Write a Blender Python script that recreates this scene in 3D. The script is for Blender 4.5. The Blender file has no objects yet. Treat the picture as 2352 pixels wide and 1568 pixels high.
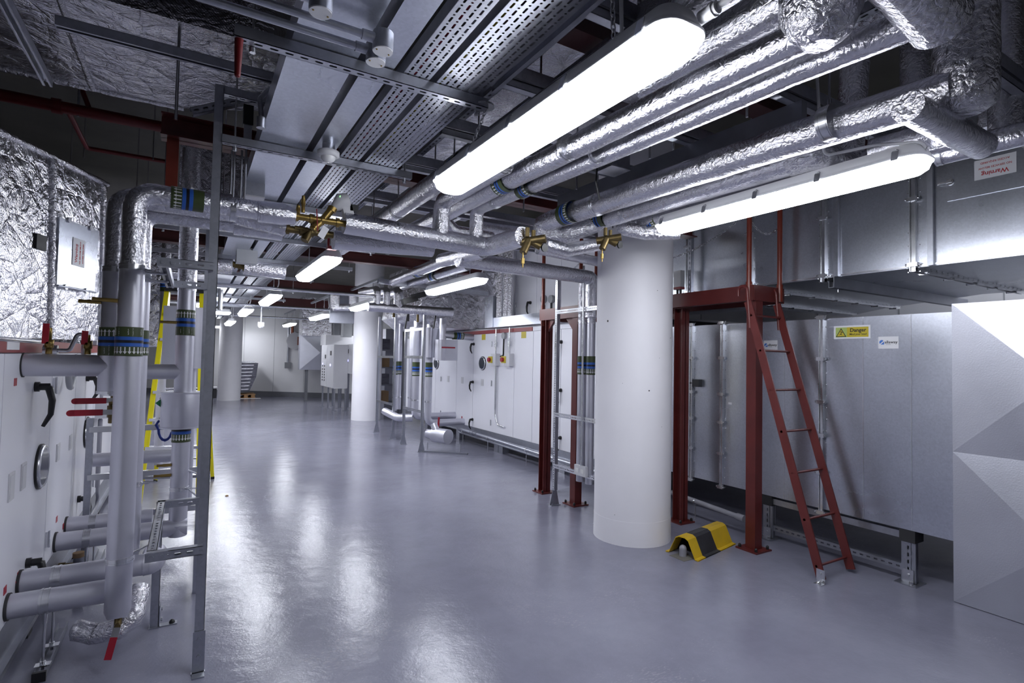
import bpy, math, random
from mathutils import Vector, Matrix
R = math.radians
rnd = random.Random(7)
scene = bpy.context.scene
col = scene.collection
V = lambda *a: Vector(a if len(a) > 1 else a[0])

# ---------------------------------------------------------------- camera
F_PX = 1239.4; CAM = V(0, 0, 1.55)
yaw, pit, rol = R(30.749), R(1.867), R(1.117)
_w = V(math.sin(yaw)*math.cos(pit), math.cos(yaw)*math.cos(pit), math.sin(pit))
_r = V(math.cos(yaw), -math.sin(yaw), 0); _u = _r.cross(_w)
_r, _u = _r*math.cos(rol)+_u*math.sin(rol), _u*math.cos(rol)-_r*math.sin(rol)
cam_data = bpy.data.cameras.new('camera'); cam = bpy.data.objects.new('camera', cam_data); col.objects.link(cam)
cam_data.sensor_width = 36; cam_data.lens = F_PX/2352*36; cam_data.clip_start = .05; cam_data.clip_end = 200
m = Matrix((_r, _u, -_w)).transposed().to_4x4(); m.translation = CAM; cam.matrix_world = m
scene.camera = cam

def ray(x, y): return _w*F_PX + _r*(x-1176) - _u*(y-784)
def _on(ax, v, x, y):
    d = ray(x, y); return CAM + d*((v-CAM[ax])/d[ax])
def UX(v, x, y): return _on(0, v, x, y)      # point of plane X=v seen at a place of the photograph
def UY(v, x, y): return _on(1, v, x, y)
def UZ(v, x, y): return _on(2, v, x, y)

# ---------------------------------------------------------------- materials
MAT = {}
def newmat(name):
    mt = bpy.data.materials.new(name); mt.use_nodes = True; nt = mt.node_tree
    b = nt.nodes['Principled BSDF']; MAT[name] = mt
    return mt, nt, b
def N(nt, t, **k):
    n = nt.nodes.new(t)
    for a, v in k.items():
        if a.startswith('_'): n.inputs[a[1:].replace('_', ' ')].default_value = v
        else: setattr(n, a, v)
    return n
def L(nt, a, ao, b, bi): nt.links.new(a.outputs[ao], b.inputs[bi])
def setb(b, c, rough, metal=0., coat=0.):
    b.inputs['Base Color'].default_value = (*c, 1); b.inputs['Roughness'].default_value = rough
    b.inputs['Metallic'].default_value = metal; b.inputs['Coat Weight'].default_value = coat
def noisy(name, c, rough, metal=0., var=.12, scale=6., rvar=.08, bump=0., bscale=60., coat=0., stretch=None, spangle=0.):
    mt, nt, b = newmat(name); setb(b, c, rough, metal, coat)
    tc = N(nt, 'ShaderNodeTexCoord'); mp = N(nt, 'ShaderNodeMapping'); L(nt, tc, 'Object', mp, 'Vector')
    if stretch: mp.inputs['Scale'].default_value = stretch
    n = N(nt, 'ShaderNodeTexNoise', _Scale=scale, _Detail=5.); L(nt, mp, 'Vector', n, 'Vector')
    mr = N(nt, 'ShaderNodeMapRange', _To_Min=1-var, _To_Max=1+var); mr.inputs['From Min'].default_value = .3; mr.inputs['From Max'].default_value = .7
    L(nt, n, 'Fac', mr, 'Value')
    hs = N(nt, 'ShaderNodeHueSaturation'); hs.inputs['Color'].default_value = (*c, 1); L(nt, mr, 'Result', hs, 'Value')
    src = hs
    if spangle:
        vo = N(nt, 'ShaderNodeTexVoronoi', _Scale=spangle); L(nt, tc, 'Object', vo, 'Vector')
        m2 = N(nt, 'ShaderNodeMapRange', _To_Min=.93, _To_Max=1.07); L(nt, vo, 'Color', m2, 'Value')
        h2 = N(nt, 'ShaderNodeHueSaturation'); L(nt, hs, 'Color', h2, 'Color'); L(nt, m2, 'Result', h2, 'Value'); src = h2
    L(nt, src, 'Color', b, 'Base Color')
    m3 = N(nt, 'ShaderNodeMapRange', _To_Min=max(.02, rough-rvar), _To_Max=rough+rvar); L(nt, n, 'Fac', m3, 'Value'); L(nt, m3, 'Result', b, 'Roughness')
    if bump:
        n2 = N(nt, 'ShaderNodeTexNoise', _Scale=bscale, _Detail=3.); L(nt, tc, 'Object', n2, 'Vector')
        bp = N(nt, 'ShaderNodeBump', _Strength=bump, _Distance=.002); L(nt, n2, 'Fac', bp, 'Height'); L(nt, bp, 'Normal', b, 'Normal')
    return mt
noisy('galvanised', (.46, .475, .53), .36, .92, .10, 3., .07, .05, 30, spangle=55)
noisy('galvanised_sheet', (.62, .645, .715), .29, .96, .10, 1.6, .06, .10, 3.2, spangle=90)
noisy('galvanised_dark', (.34, .35, .40), .42, .9, .15, 5., .08)
noisy('zinc_bright', (.72, .73, .76), .24, .95, .10, 9., .06)
noisy('silver_cladding', (.63, .63, .70), .40, .72, .05, 4., .05, .10, 220)
noisy('stucco_sheet', (.62, .63, .70), .42, .8, .05, 3., .05, .35, 120)
noisy('white_paint', (.92, .91, .95), .5, 0, .025, 2.5, .08, .12, 9)
noisy('white_panel', (.80, .80, .86), .33, 0, .015, 2., .05)
noisy('grey_panel', (.62, .62, .65), .4, 0, .02, 2., .05)
noisy('wall_panel', (.72, .72, .74), .45, 0, .02, 2., .05)
noisy('red_oxide', (.115, .019, .017), .38, 0, .12, 7., .1)
noisy('red_oxide_orange', (.20, .034, .020), .35, 0, .1, 7., .1)
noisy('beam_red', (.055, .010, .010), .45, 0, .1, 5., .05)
noisy('signal_red', (.26, .012, .02), .35, 0, .06, 7., .05)
noisy('lever_red', (.36, .012, .03), .4, 0, .05, 7., .05)
noisy('sprinkler_red', (.15, .008, .010), .4, 0, .1, 7., .05)
noisy('brass', (.33, .225, .07), .36, .85, .2, 30., .1)
noisy('bronze', (.17, .125, .055), .45, .85, .25, 30., .1)
noisy('black_plastic', (.012, .012, .014), .38, 0, .1, 8., .05)
noisy('dark_rubber', (.03, .03, .033), .6, 0, .1, 8., .05)
noisy('grey_plastic', (.36, .37, .39), .4, 0, .05, 8., .05)
noisy('grey_pvc', (.30, .30, .34), .35, 0, .05, 8., .05)
noisy('cable_white', (.62, .62, .64), .4, 0, .05, 8., .05)
noisy('lamp_housing', (.72, .72, .74), .42, 0, .03, 8., .05)
noisy('safety_yellow', (.62, .40, .012), .42, 0, .08, 9., .08)
noisy('ladder_yellow', (.78, .68, .01), .38, 0, .06, 9., .05)
noisy('safety_black', (.03, .03, .035), .5, 0, .3, 15., .1)
noisy('concrete', (.135, .128, .115), .85, 0, .18, 1.6, .05, .3, 14)
noisy('plinth_grey', (.16, .165, .185), .5, 0, .1, 4., .08)
noisy('wood', (.42, .24, .11), .7, 0, .2, 14., .05, stretch=(2, 14, 14))
noisy('cardboard', (.34, .22, .12), .8, 0, .12, 6., .05)
noisy('duct_tape_text', (.08, .12, .3), .6)
noisy('copper_pipe', (.30, .09, .05), .35, .6)
noisy('paper', (.80, .80, .83), .5, 0, .02)
noisy('ink_red', (.50, .02, .03), .5); noisy('ink_black', (.015, .015, .018), .5)
noisy('ink_blue', (.06, .2, .62), .5); noisy('ink_white', (.78, .78, .80), .5)
noisy('sign_yellow', (.56, .45, .03), .42, 0, .04); noisy('sign_green', (.42, .52, .15), .42, 0, .04)
noisy('green_tag', (.01, .18, .06), .5)
noisy('blue_rope', (.015, .035, .22), .7, 0, .3, 60.)
noisy('lens_white', (.80, .80, .80), .25)
noisy('stretch_film', (.20, .20, .24), .22, .3, .5, 5., .1, .9, 20, stretch=(1, 1, 9))
for nm, e in (('lamp_diffuser', 17.),):
    mt, nt, b = newmat(nm); setb(b, (.9, .9, .9), .4)
    b.inputs['Emission Color'].default_value = (.90, .93, 1., 1); b.inputs['Emission Strength'].default_value = e
mt, nt, b = newmat('indicator_blue'); setb(b, (.3, .3, .9), .3); b.inputs['Emission Color'].default_value = (.35, .35, 1, 1); b.inputs['Emission Strength'].default_value = 2.
mt, nt, b = newmat('indicator_green'); setb(b, (.1, .6, .1), .3); b.inputs['Emission Color'].default_value = (.3, 1, .3, 1); b.inputs['Emission Strength'].default_value = 1.2
mt, nt, b = newmat('porthole_glass'); setb(b, (.05, .055, .07), .12, 0, .2); b.inputs['Specular IOR Level'].default_value = .3

def foil(name, c, rough, scale, strength, star=0.):
    mt, nt, b = newmat(name); setb(b, c, rough, 1.)
    tc = N(nt, 'ShaderNodeTexCoord')
    dn = N(nt, 'ShaderNodeTexNoise', _Scale=scale*.5, _Detail=2.); L(nt, tc, 'Object', dn, 'Vector')
    mx = N(nt, 'ShaderNodeMixRGB', _Fac=.12); mx.blend_type = 'ADD'; L(nt, tc, 'Object', mx, 'Color1'); L(nt, dn, 'Color', mx, 'Color2')
    v1 = N(nt, 'ShaderNodeTexVoronoi', _Scale=scale); v1.feature = 'DISTANCE_TO_EDGE'; L(nt, mx, 'Color', v1, 'Vector')
    n1 = N(nt, 'ShaderNodeTexNoise', _Scale=scale*1.6, _Detail=4., _Roughness=.62, _Distortion=1.4); L(nt, tc, 'Object', n1, 'Vector')
    p1 = N(nt, 'ShaderNodeMath', operation='POWER'); p1.inputs[1].default_value = .5; L(nt, v1, 'Distance', p1, 0)
    a = N(nt, 'ShaderNodeMath', operation='MULTIPLY_ADD'); a.inputs[1].default_value = 1.7; L(nt, n1, 'Fac', a, 0); L(nt, p1, 'Value', a, 2)
    w = N(nt, 'ShaderNodeTexWave', _Scale=38., _Distortion=1.5, _Detail=1.); w.bands_direction = 'DIAGONAL'; L(nt, tc, 'Object', w, 'Vector')
    a2 = N(nt, 'ShaderNodeMath', operation='MULTIPLY_ADD'); a2.inputs[1].default_value = .05; L(nt, w, 'Fac', a2, 0); L(nt, a, 'Value', a2, 2)
    last = a2
    if star:
        vs = N(nt, 'ShaderNodeTexVoronoi', _Scale=star, _Randomness=.35); vs.feature = 'F1'; L(nt, tc, 'Object', vs, 'Vector')
        vd = N(nt, 'ShaderNodeVectorMath', operation='SUBTRACT'); L(nt, vs, 'Position', vd, 1)
        sc = N(nt, 'ShaderNodeVectorMath', operation='SCALE'); sc.inputs['Scale'].default_value = 1.; L(nt, tc, 'Object', sc, 0); L(nt, sc, 'Vector', vd, 0)
        nr = N(nt, 'ShaderNodeVectorMath', operation='NORMALIZE'); L(nt, vd, 'Vector', nr, 0)
        ns = N(nt, 'ShaderNodeTexNoise', _Scale=4.5, _Detail=2.); L(nt, nr, 'Vector', ns, 'Vector')
        fd = N(nt, 'ShaderNodeMapRange', _To_Min=2.6, _To_Max=0.); fd.inputs['From Min'].default_value = .0; fd.inputs['From Max'].default_value = .42; L(nt, vs, 'Distance', fd, 'Value')
        mm = N(nt, 'ShaderNodeMath', operation='MULTIPLY'); L(nt, ns, 'Fac', mm, 0); L(nt, fd, 'Result', mm, 1)
        dm = N(nt, 'ShaderNodeMath', operation='MULTIPLY_ADD'); dm.inputs[1].default_value = 3.; L(nt, vs, 'Distance', dm, 0); L(nt, mm, 'Value', dm, 2)
        ad = N(nt, 'ShaderNodeMath', operation='ADD'); L(nt, last, 'Value', ad, 0); L(nt, dm, 'Value', ad, 1); last = ad
    bp = N(nt, 'ShaderNodeBump', _Strength=strength, _Distance=.012); L(nt, last, 'Value', bp, 'Height'); L(nt, bp, 'Normal', b, 'Normal')
    return mt
foil('foil_pipe', (.78, .78, .83), .25, 24., .30)
foil('foil_smooth', (.70, .70, .76), .26, 15., .22)
foil('foil_rough', (.78, .78, .82), .23, 20., .55)
foil('foil_duct', (.72, .72, .77), .24, 5., 1., star=1.5)

def slotted(name, base, pat):
    """sheet metal with real see-through slots laid out in the UV frame (metres along, metres across)"""
    src = MAT[base]; mt = src.copy(); mt.name = name; MAT[name] = mt; nt = mt.node_tree
    b = nt.nodes['Principled BSDF']; out = nt.nodes['Material Output']
    uv = N(nt, 'ShaderNodeUVMap'); sp = N(nt, 'ShaderNodeSeparateXYZ'); L(nt, uv, 'UV', sp, 0)
    def M(op, *a, **k):
        n = N(nt, 'ShaderNodeMath', operation=op)
        for i, x in enumerate(a):
            if isinstance(x, (int, float)): n.inputs[i].default_value = x
            else: nt.links.new(x, n.inputs[i])
        return n.outputs[0]
    u, v = sp.outputs[0], sp.outputs[1]
    def slot(u, v, pu, pv, hu, hv, ou=0., ov=0., vlim=None):
        du = M('ABSOLUTE', M('SUBTRACT', M('FRACT', M('ADD', M('DIVIDE', u, pu), ou)), .5)); du = M('MULTIPLY', du, pu)
        if pv:
            dv = M('ABSOLUTE', M('SUBTRACT', M('FRACT', M('ADD', M('DIVIDE', v, pv), ov)), .5)); dv = M('MULTIPLY', dv, pv)
        else: dv = M('ABSOLUTE', v)
        r = min(hu, hv)
        a = M('MAXIMUM', M('SUBTRACT', du, hu-r), 0.); c = M('MAXIMUM', M('SUBTRACT', dv, hv-r), 0.)
        d = M('SQRT', M('ADD', M('MULTIPLY', a, a), M('MULTIPLY', c, c)))
        return M('LESS_THAN', d, r)
    if pat == 'channel': mask = slot(u, v, .05, 0, .014, .0058)
    elif pat == 'punched': mask = slot(u, v, .025, 0, .0075, .0055)
    elif pat == 'tray':
        row = M('MULTIPLY', M('MODULO', M('FLOOR', M('ADD', M('DIVIDE', v, .0235), 40.)), 2.), .5); uu = M('ADD', u, M('MULTIPLY', row, .056)); m1 = slot(uu, v, .056, .0235, .0150, .0042); m2 = slot(uu, v, .056, .0235, .0045, .0045, .5, 0.)
        m3 = slot(u, v, .05, .05, .0032, .0085, .5, .5)
        mask = M('MAXIMUM', M('MAXIMUM', m1, m2), 0.)
        mask = M('MAXIMUM', mask, 0.)
    tr = N(nt, 'ShaderNodeBsdfTransparent'); mx = N(nt, 'ShaderNodeMixShader')
    nt.links.new(mask, mx.inputs[0]); L(nt, b, 0, mx, 1); L(nt, tr, 0, mx, 2); L(nt, mx, 0, out, 'Surface')
slotted('channel_slotted', 'galvanised', 'channel')
slotted('punched_zinc', 'zinc_bright', 'punched')
slotted('tray_perforated', 'galvanised', 'tray')

# identification band: olive, blue, black, blue, then an arrow row (UV 0-1 along, metres around)
def band_mat(name, flip):
    mt, nt, b = newmat(name); setb(b, (.05, .07, .025), .32)
    uv = N(nt, 'ShaderNodeUVMap'); sp = N(nt, 'ShaderNodeSeparateXYZ'); L(nt, uv, 'UV', sp, 0)
    cr = N(nt, 'ShaderNodeValToRGB'); cr.color_ramp.interpolation = 'CONSTANT'
    ol, bl, bk = (.052, .072, .026, 1), (.03, .12, .48, 1), (.012, .012, .016, 1)
    stops = [(0, ol), (.335, bl), (.45, bk), (.55, bl), (.665, ol)]
    e = cr.color_ramp.elements; e[0].position, e[0].color = 0, ol; e[1].position, e[1].color = .335, bl
    for p, c in stops[2:]: x = e.new(p); x.color = c
    L(nt, sp, 0, cr, 'Fac')
    def M(op, *a):
        n = N(nt, 'ShaderNodeMath', operation=op)
        for i, x in enumerate(a):
            if isinstance(x, (int, float)): n.inputs[i].default_value = x
            else: nt.links.new(x, n.inputs[i])
        return n.outputs[0]
    u, v = sp.outputs[0], sp.outputs[1]
    dv = M('ABSOLUTE', M('SUBTRACT', M('FRACT', M('DIVIDE', v, .019)), .5))
    shaft = M('MULTIPLY', M('LESS_THAN', dv, .14), M('MULTIPLY', M('GREATER_THAN', u, .69), M('LESS_THAN', u, .86)))
    if flip: shaft = M('MULTIPLY', M('LESS_THAN', dv, .14), M('MULTIPLY', M('GREATER_THAN', u, .75), M('LESS_THAN', u, .93)))
    if not flip: lim = M('MULTIPLY', M('SUBTRACT', .93, u), 5.)      # head points away from the stripes
    else: lim = M('MULTIPLY', M('SUBTRACT', u, .69), 5.)
    hd = M('MULTIPLY', M('LESS_THAN', dv, lim), M('MULTIPLY', M('GREATER_THAN', u, .84 if not flip else .69), M('LESS_THAN', u, .93 if not flip else .78)))
    mk = M('MAXIMUM', shaft, hd)
    mx = N(nt, 'ShaderNodeMixRGB'); mx.inputs['Color2'].default_value = (.75, .75, .76, 1)
    nt.links.new(mk, mx.inputs['Fac']); L(nt, cr, 'Color', mx, 'Color1'); L(nt, mx, 'Color', b, 'Base Color')
band_mat('band_out', False); band_mat('band_in', True)

# floor: glossy blue-grey resin, trowel waves, pale scuffs
mt, nt, b = newmat('resin_floor'); setb(b, (.22, .22, .285), .22, 0, .08); b.inputs['Specular IOR Level'].default_value = .27
tc = N(nt, 'ShaderNodeTexCoord')
n1 = N(nt, 'ShaderNodeTexNoise', _Scale=1.1, _Detail=8., _Roughness=.65); L(nt, tc, 'Object', n1, 'Vector')
cr = N(nt, 'ShaderNodeValToRGB'); cr.color_ramp.elements[0].position = .3; cr.color_ramp.elements[0].color = (.185, .186, .244, 1)
cr.color_ramp.elements[1].position = .7; cr.color_ramp.elements[1].color = (.262, .264, .335, 1); L(nt, n1, 'Fac', cr, 'Fac')
mp = N(nt, 'ShaderNodeMapping'); mp.inputs['Scale'].default_value = (1, 2.6, 1); mp.inputs['Rotation'].default_value = (0, 0, .5); L(nt, tc, 'Object', mp, 'Vector')
n2 = N(nt, 'ShaderNodeTexNoise', _Scale=34., _Detail=8., _Roughness=.72); L(nt, mp, 'Vector', n2, 'Vector')
n3 = N(nt, 'ShaderNodeTexNoise', _Scale=1.0, _Detail=5., _Roughness=.6); L(nt, tc, 'Object', n3, 'Vector')
ml = N(nt, 'ShaderNodeMath', operation='MULTIPLY'); L(nt, n2, 'Fac', ml, 0); L(nt, n3, 'Fac', ml, 1)
mr = N(nt, 'ShaderNodeMapRange', _To_Min=0., _To_Max=.38); mr.inputs['From Min'].default_value = .33; mr.inputs['From Max'].default_value = .42; L(nt, ml, 'Value', mr, 'Value')
mx = N(nt, 'ShaderNodeMixRGB'); mx.inputs['Color2'].default_value = (.44, .43, .45, 1); L(nt, mr, 'Result', mx, 'Fac'); L(nt, cr, 'Color', mx, 'Color1')
L(nt, mx, 'Color', b, 'Base Color')
rr = N(nt, 'ShaderNodeMapRange', _To_Min=.10, _To_Max=.21); L(nt, n3, 'Fac', rr, 'Value'); L(nt, rr, 'Result', b, 'Roughness')
n4 = N(nt, 'ShaderNodeTexNoise', _Scale=7., _Detail=3.); L(nt, tc, 'Object', n4, 'Vector')
n5 = N(nt, 'ShaderNodeTexNoise', _Scale=55., _Detail=4., _Roughness=.7); L(nt, tc, 'Object', n5, 'Vector')
ma = N(nt, 'ShaderNodeMath', operation='MULTIPLY_ADD'); ma.inputs[1].default_value = .32; L(nt, n5, 'Fac', ma, 0); L(nt, n4, 'Fac', ma, 2)
bp = N(nt, 'ShaderNodeBump', _Strength=.34, _Distance=.009); L(nt, ma, 'Value', bp, 'Height'); L(nt, bp, 'Normal', b, 'Normal')
L(nt, bp, 'Normal', b, 'Coat Normal')

# ---------------------------------------------------------------- mesh builder
class MB:
    def __init__(s): s.v = []; s.f = []; s.uv = []; s.sm = []; s.mi = []
    def face(s, idx, uv=None, smooth=False, mi=0):
        s.f.append(tuple(idx)); s.uv.append(uv or [(0, 0)]*len(idx)); s.sm.append(smooth); s.mi.append(mi)
    def bar(s, p, q, w, h, up=None, mi=0, smi=None):
        """box from p to q, w across, h along 'up'; smi = material index of the two faces perpendicular to up"""
        p, q = V(p), V(q); d = q-p; ln = d.length
        if ln < 1e-6: return s
        d.normalize(); up = V(up) if up else (V(0, 0, 1) if abs(d.z) < .9 else V(0, 1, 0))
        a = d.cross(up).normalized(); b = a.cross(d).normalized()
        i = len(s.v)
        for e in (p, q):
            for x, y in ((-1, -1), (1, -1), (1, 1), (-1, 1)): s.v.append(e + a*(x*w/2) + b*(y*h/2))
        def uvf(ids):
            return [((s.v[k]-p).dot(d), (s.v[k]-p).dot(a) if abs(nrm.dot(b)) > .5 else (s.v[k]-p).dot(b)) for k in ids]
        for ids in ((0, 3, 2, 1), (4, 5, 6, 7), (0, 1, 5, 4), (1, 2, 6, 5), (2, 3, 7, 6), (3, 0, 4, 7)):
            ids = [i+k for k in ids]; nrm = (s.v[ids[1]]-s.v[ids[0]]).cross(s.v[ids[2]]-s.v[ids[1]]).normalized()
            k = smi if (smi is not None and abs(nrm.dot(b)) > .9) else mi
            s.face(ids, uvf(ids), False, k)
        return s
    def box(s, lo, hi, mi=0):
        lo, hi = V(lo), V(hi); c = (lo+hi)/2
        return s.bar((lo.x, c.y, c.z), (hi.x, c.y, c.z), hi.y-lo.y, hi.z-lo.z, (0, 0, 1), mi)
    def quad(s, pts, mi=0, smooth=False):
        i = len(s.v); s.v += [V(p) for p in pts]; p0 = s.v[i]; e = (s.v[i+1]-p0).normalized()
        n = e.cross(s.v[i+2]-p0).normalized(); g = n.cross(e)
        s.face(range(i, i+len(pts)), [((s.v[i+k]-p0).dot(e), (s.v[i+k]-p0).dot(g)) for k in range(len(pts))], smooth, mi); return s
    def prism(s, poly, off, mi=0):
        """poly: list of 3D points (planar), off: extrusion vector"""
        poly = [V(p) for p in poly]; off = V(off); n = len(poly)
        nr = (poly[1]-poly[0]).cross(poly[2]-poly[1])
        s.quad(poly[::-1] if nr.dot(off) > 0 else poly, mi); s.quad([p+off for p in (poly if nr.dot(off) > 0 else poly[::-1])], mi)
        for k in range(n):
            a, b = poly[k], poly[(k+1) % n]; s.quad([a, b, b+off, a+off] if nr.dot(off) > 0 else [b, a, a+off, b+off], mi)
        return s
    def tube(s, pts, r, seg=16, caps=True, jitter=0., step=.07, mi=0, uvn=False, smooth=True):
        pts = [V(p) for p in pts]; rs = r if isinstance(r, (list, tuple)) else [r]*len(pts)
        if jitter:
            np_, nr_ = [], []
            for k in range(len(pts)-1):
                n = max(1, int((pts[k+1]-pts[k]).length/step))
                for j in range(n):
                    t = j/n; np_.append(pts[k].lerp(pts[k+1], t)); nr_.append((rs[k]*(1-t)+rs[k+1]*t)*(1+rnd.uniform(-jitter, jitter)))
            np_.append(pts[-1]); nr_.append(rs[-1]); pts, rs = np_, nr_
        n = len(pts); dirs = [(pts[k+1]-pts[k]).normalized() for k in range(n-1)]
        for k in range(n-1):
            if dirs[k].length < .5: dirs[k] = dirs[k-1].copy() if k and dirs[k-1].length > .5 else (pts[-1]-pts[0]).normalized()
            if k and dirs[k].dot(dirs[k-1]) < -.9: dirs[k] = dirs[k-1].copy()
        ref = V(0, 0, 1) if abs(dirs[0].z) < .9 else V(0, 1, 0)
        a = dirs[0].cross(ref).normalized(); base = len(s.v); ln = 0.; L_ = [0.]
        for k in range(1, n): L_.append(L_[-1]+(pts[k]-pts[k-1]).length)
        for k in range(n):
            din = dirs[max(0, k-1)]; dout = dirs[min(k, n-2)]
            a = (a - din*a.dot(din)).normalized(); b = din.cross(a)
            bis = (din+dout)
            bis = bis.normalized() if bis.length > 1e-4 else din
            na = None
            for j in range(seg):
                t = 2*math.pi*j/seg; o = (a*math.cos(t)+b*math.sin(t))*rs[k]
                den = din.dot(bis); 
                if abs(den) > .2 and k not in (0, n-1): o = o - din*(o.dot(bis)/den)
                s.v.append(pts[k]+o)
            if k < n-1 and (din-dout).length > 1e-5:   # rotate the frame through the bend
                q = din.rotation_difference(dout); a = q @ a
        for k in range(n-1):
            for j in range(seg):
                j2 = (j+1) % seg; ids = [base+k*seg+j, base+k*seg+j2, base+(k+1)*seg+j2, base+(k+1)*seg+j]
                c = 2*math.pi*max(rs[k], 1e-4)/seg; u0, u1 = (L_[k], L_[k+1]) if not uvn else (L_[k]/L_[-1], L_[k+1]/L_[-1])
                s.face(ids, [(u0, j*c), (u0, (j+1)*c), (u1, (j+1)*c), (u1, j*c)], smooth, mi)
        if caps:
            c0 = len(s.v); s.v += [s.v[base+j].copy() for j in range(seg)]; s.face([c0+j for j in range(seg)][::-1], None, False, mi)
            c0 = len(s.v); s.v += [s.v[base+(n-1)*seg+j].copy() for j in range(seg)]; s.face([c0+j for j in range(seg)], None, False, mi)
        return s
    def disc(s, c, nrm, r, t, seg=20, mi=0): c = V(c); nrm = V(nrm).normalized(); return s.tube([c, c+nrm*t], r, seg, True, mi=mi)
    def dome(s, c, axis, r, h, seg=14, rings=5, mi=0):
        c = V(c); ax = V(axis).normalized(); pts = []; rs = []
        for k in range(rings+1):
            t = k/rings*math.pi/2; pts.append(c+ax*(h*math.sin(t))); rs.append(max(r*math.cos(t), .0005))
        return s.tube(pts, rs, seg, True, mi=mi)
    def build(s, name, mat, parent=None):
        me = bpy.data.meshes.new(name); org = V(0, 0, 0)
        p = parent
        while p is not None: org = org + p.location; p = p.parent
        o = bpy.data.objects.new(name, me)
        if parent is None:   # origin at the lowest middle of the mesh
            xs = [v.x for v in s.v]; ys = [v.y for v in s.v]; zs = [v.z for v in s.v]
            org = V((min(xs)+max(xs))/2, (min(ys)+max(ys))/2, min(zs)); o.location = org
        me.from_pydata([tuple(v-org) for v in s.v], [], s.f)
        uvl = me.uv_layers.new(name='UVMap'); k = 0
        for fi, p_ in enumerate(me.polygons):
            p_.use_smooth = s.sm[fi]; p_.material_index = s.mi[fi]
            for j, li in enumerate(p_.loop_indices): uvl.data[li].uv = s.uv[fi][j]
        for mn in (mat if isinstance(mat, (list, tuple)) else [mat]): me.materials.append(MAT[mn])
        me.validate(); me.update(); col.objects.link(o)
        if parent is not None: o.parent = parent
        return o
def tag(o, label, cat, group=None):
    o['label'] = label; o['category'] = cat
    if group: o['group'] = group
    return o
def thing(name, label, cat, loc, group=None):
    o = bpy.data.objects.new(name, None); o.empty_display_size = .1; o.location = V(loc); col.objects.link(o)
    return tag(o, label, cat, group)
def struct(o): o['kind'] = 'structure'; return o
def plabel(o, s): o['label'] = s; return o
def text(s, size, org, xd, yd, mat, parent, name='lettering', align='CENTER', depth=.0006, bold=0.):
    cu = bpy.data.curves.new(name, 'FONT'); cu.body = s; cu.size = size; cu.align_x = align; cu.align_y = 'CENTER'; cu.extrude = depth; cu.offset = bold
    cu.space_line = .9; cu.resolution_u = 2
    t = bpy.data.objects.new(name, cu); col.objects.link(t); bpy.context.view_layer.update()
    me = bpy.data.meshes.new_from_object(t.evaluated_get(bpy.context.evaluated_depsgraph_get()))
    bpy.data.objects.remove(t); xd = V(xd).normalized(); yd = V(yd).normalized(); z = xd.cross(yd)
    M_ = Matrix((xd, yd, z)).transposed().to_4x4(); M_.translation = V(org); me.transform(M_)
    o = bpy.data.objects.new(name, me)
    p = parent; off = V(0, 0, 0)
    while p is not None: off = off + p.location; p = p.parent
    me.transform(Matrix.Translation(-off)); me.materials.clear(); me.materials.append(MAT[mat]); col.objects.link(o); o.parent = parent
    return o
def arc(p0, pc, p1, rad, n=5):
    """corner pc rounded with radius rad between p0 and p1"""
    p0, pc, p1 = V(p0), V(pc), V(p1); a = (p0-pc).normalized(); b = (p1-pc).normalized()
    ang = a.angle(b); t = rad/math.tan(ang/2); s0 = pc+a*t; s1 = pc+b*t; c = pc+(a+b).normalized()*(rad/math.sin(ang/2))
    out = []
    for k in range(n+1):
        w = k/n; va = (s0-c); vb = (s1-c); th = va.angle(vb)
        out.append(c + (va*math.sin((1-w)*th)+vb*math.sin(w*th))/math.sin(th))
    return out
def bend(pts, rad, n=5):
    pts = [V(p) for p in pts]; out = [pts[0]]
    for k in range(1, len(pts)-1): out += arc(pts[k-1], pts[k], pts[k+1], rad, n)
    return out+[pts[-1]]
def along(pts, t):
    pts = [V(p) for p in pts]; tot = sum((pts[k+1]-pts[k]).length for k in range(len(pts)-1)); d = t*tot
    for k in range(len(pts)-1):
        l = (pts[k+1]-pts[k]).length
        if d <= l or k == len(pts)-2: return pts[k].lerp(pts[k+1], d/l), (pts[k+1]-pts[k]).normalized()
        d -= l
def clamp_ring(p, d, r, parent, rod=None, w=.028):
    m = MB(); d = V(d).normalized(); p = V(p)
    for s_ in (-.32, .32):
        m.tube([p+d*(s_*w-.004), p+d*(s_*w+.004)], r+.004, 20)
    m.tube([p-d*w*.5, p+d*w*.5], r+.0018, 20)
    if rod is not None:
        e = V(rod); q = p+(e-p).normalized()*r; m.tube([q, e], .005, 8); m.tube([q, q+(e-p).normalized()*.03], .009, 6)
    return m.build('clamp', 'zinc_bright', parent)
def band_on(p, d, r, parent, ln=.15, out=True, txt=None, face=None):
    d = V(d).normalized(); p = V(p)
    o = MB().tube([p-d*ln/2, p+d*ln/2], r*1.035+.002, 32, False, uvn=True).build('identification_band', 'band_out' if out else 'band_in', parent)
    return o
def pipe(name, label, cat, parts, loc=None, group=None, bands=(), clamps=()):
    """parts: (part name, material, points, radius[, jitter]); bands: (point, direction, radius[, length, outward]); clamps: (point, direction, radius[, rod end])"""
    p0 = V(parts[0][2][0]); t = thing(name, label, cat, loc or p0, group)
    for pr in parts:
        nm, mat, pts, r = pr[:4]; j = pr[4] if len(pr) > 4 else (.02 if mat.startswith('foil') else 0)
        MB().tube(pts, r, 22, True, j).build(nm, mat, t)
    for b in bands: band_on(b[0], b[1], b[2], t, *(b[3:]))
    for c in clamps: clamp_ring(c[0], c[1], c[2], t, *(c[3:]))
    return t
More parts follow.
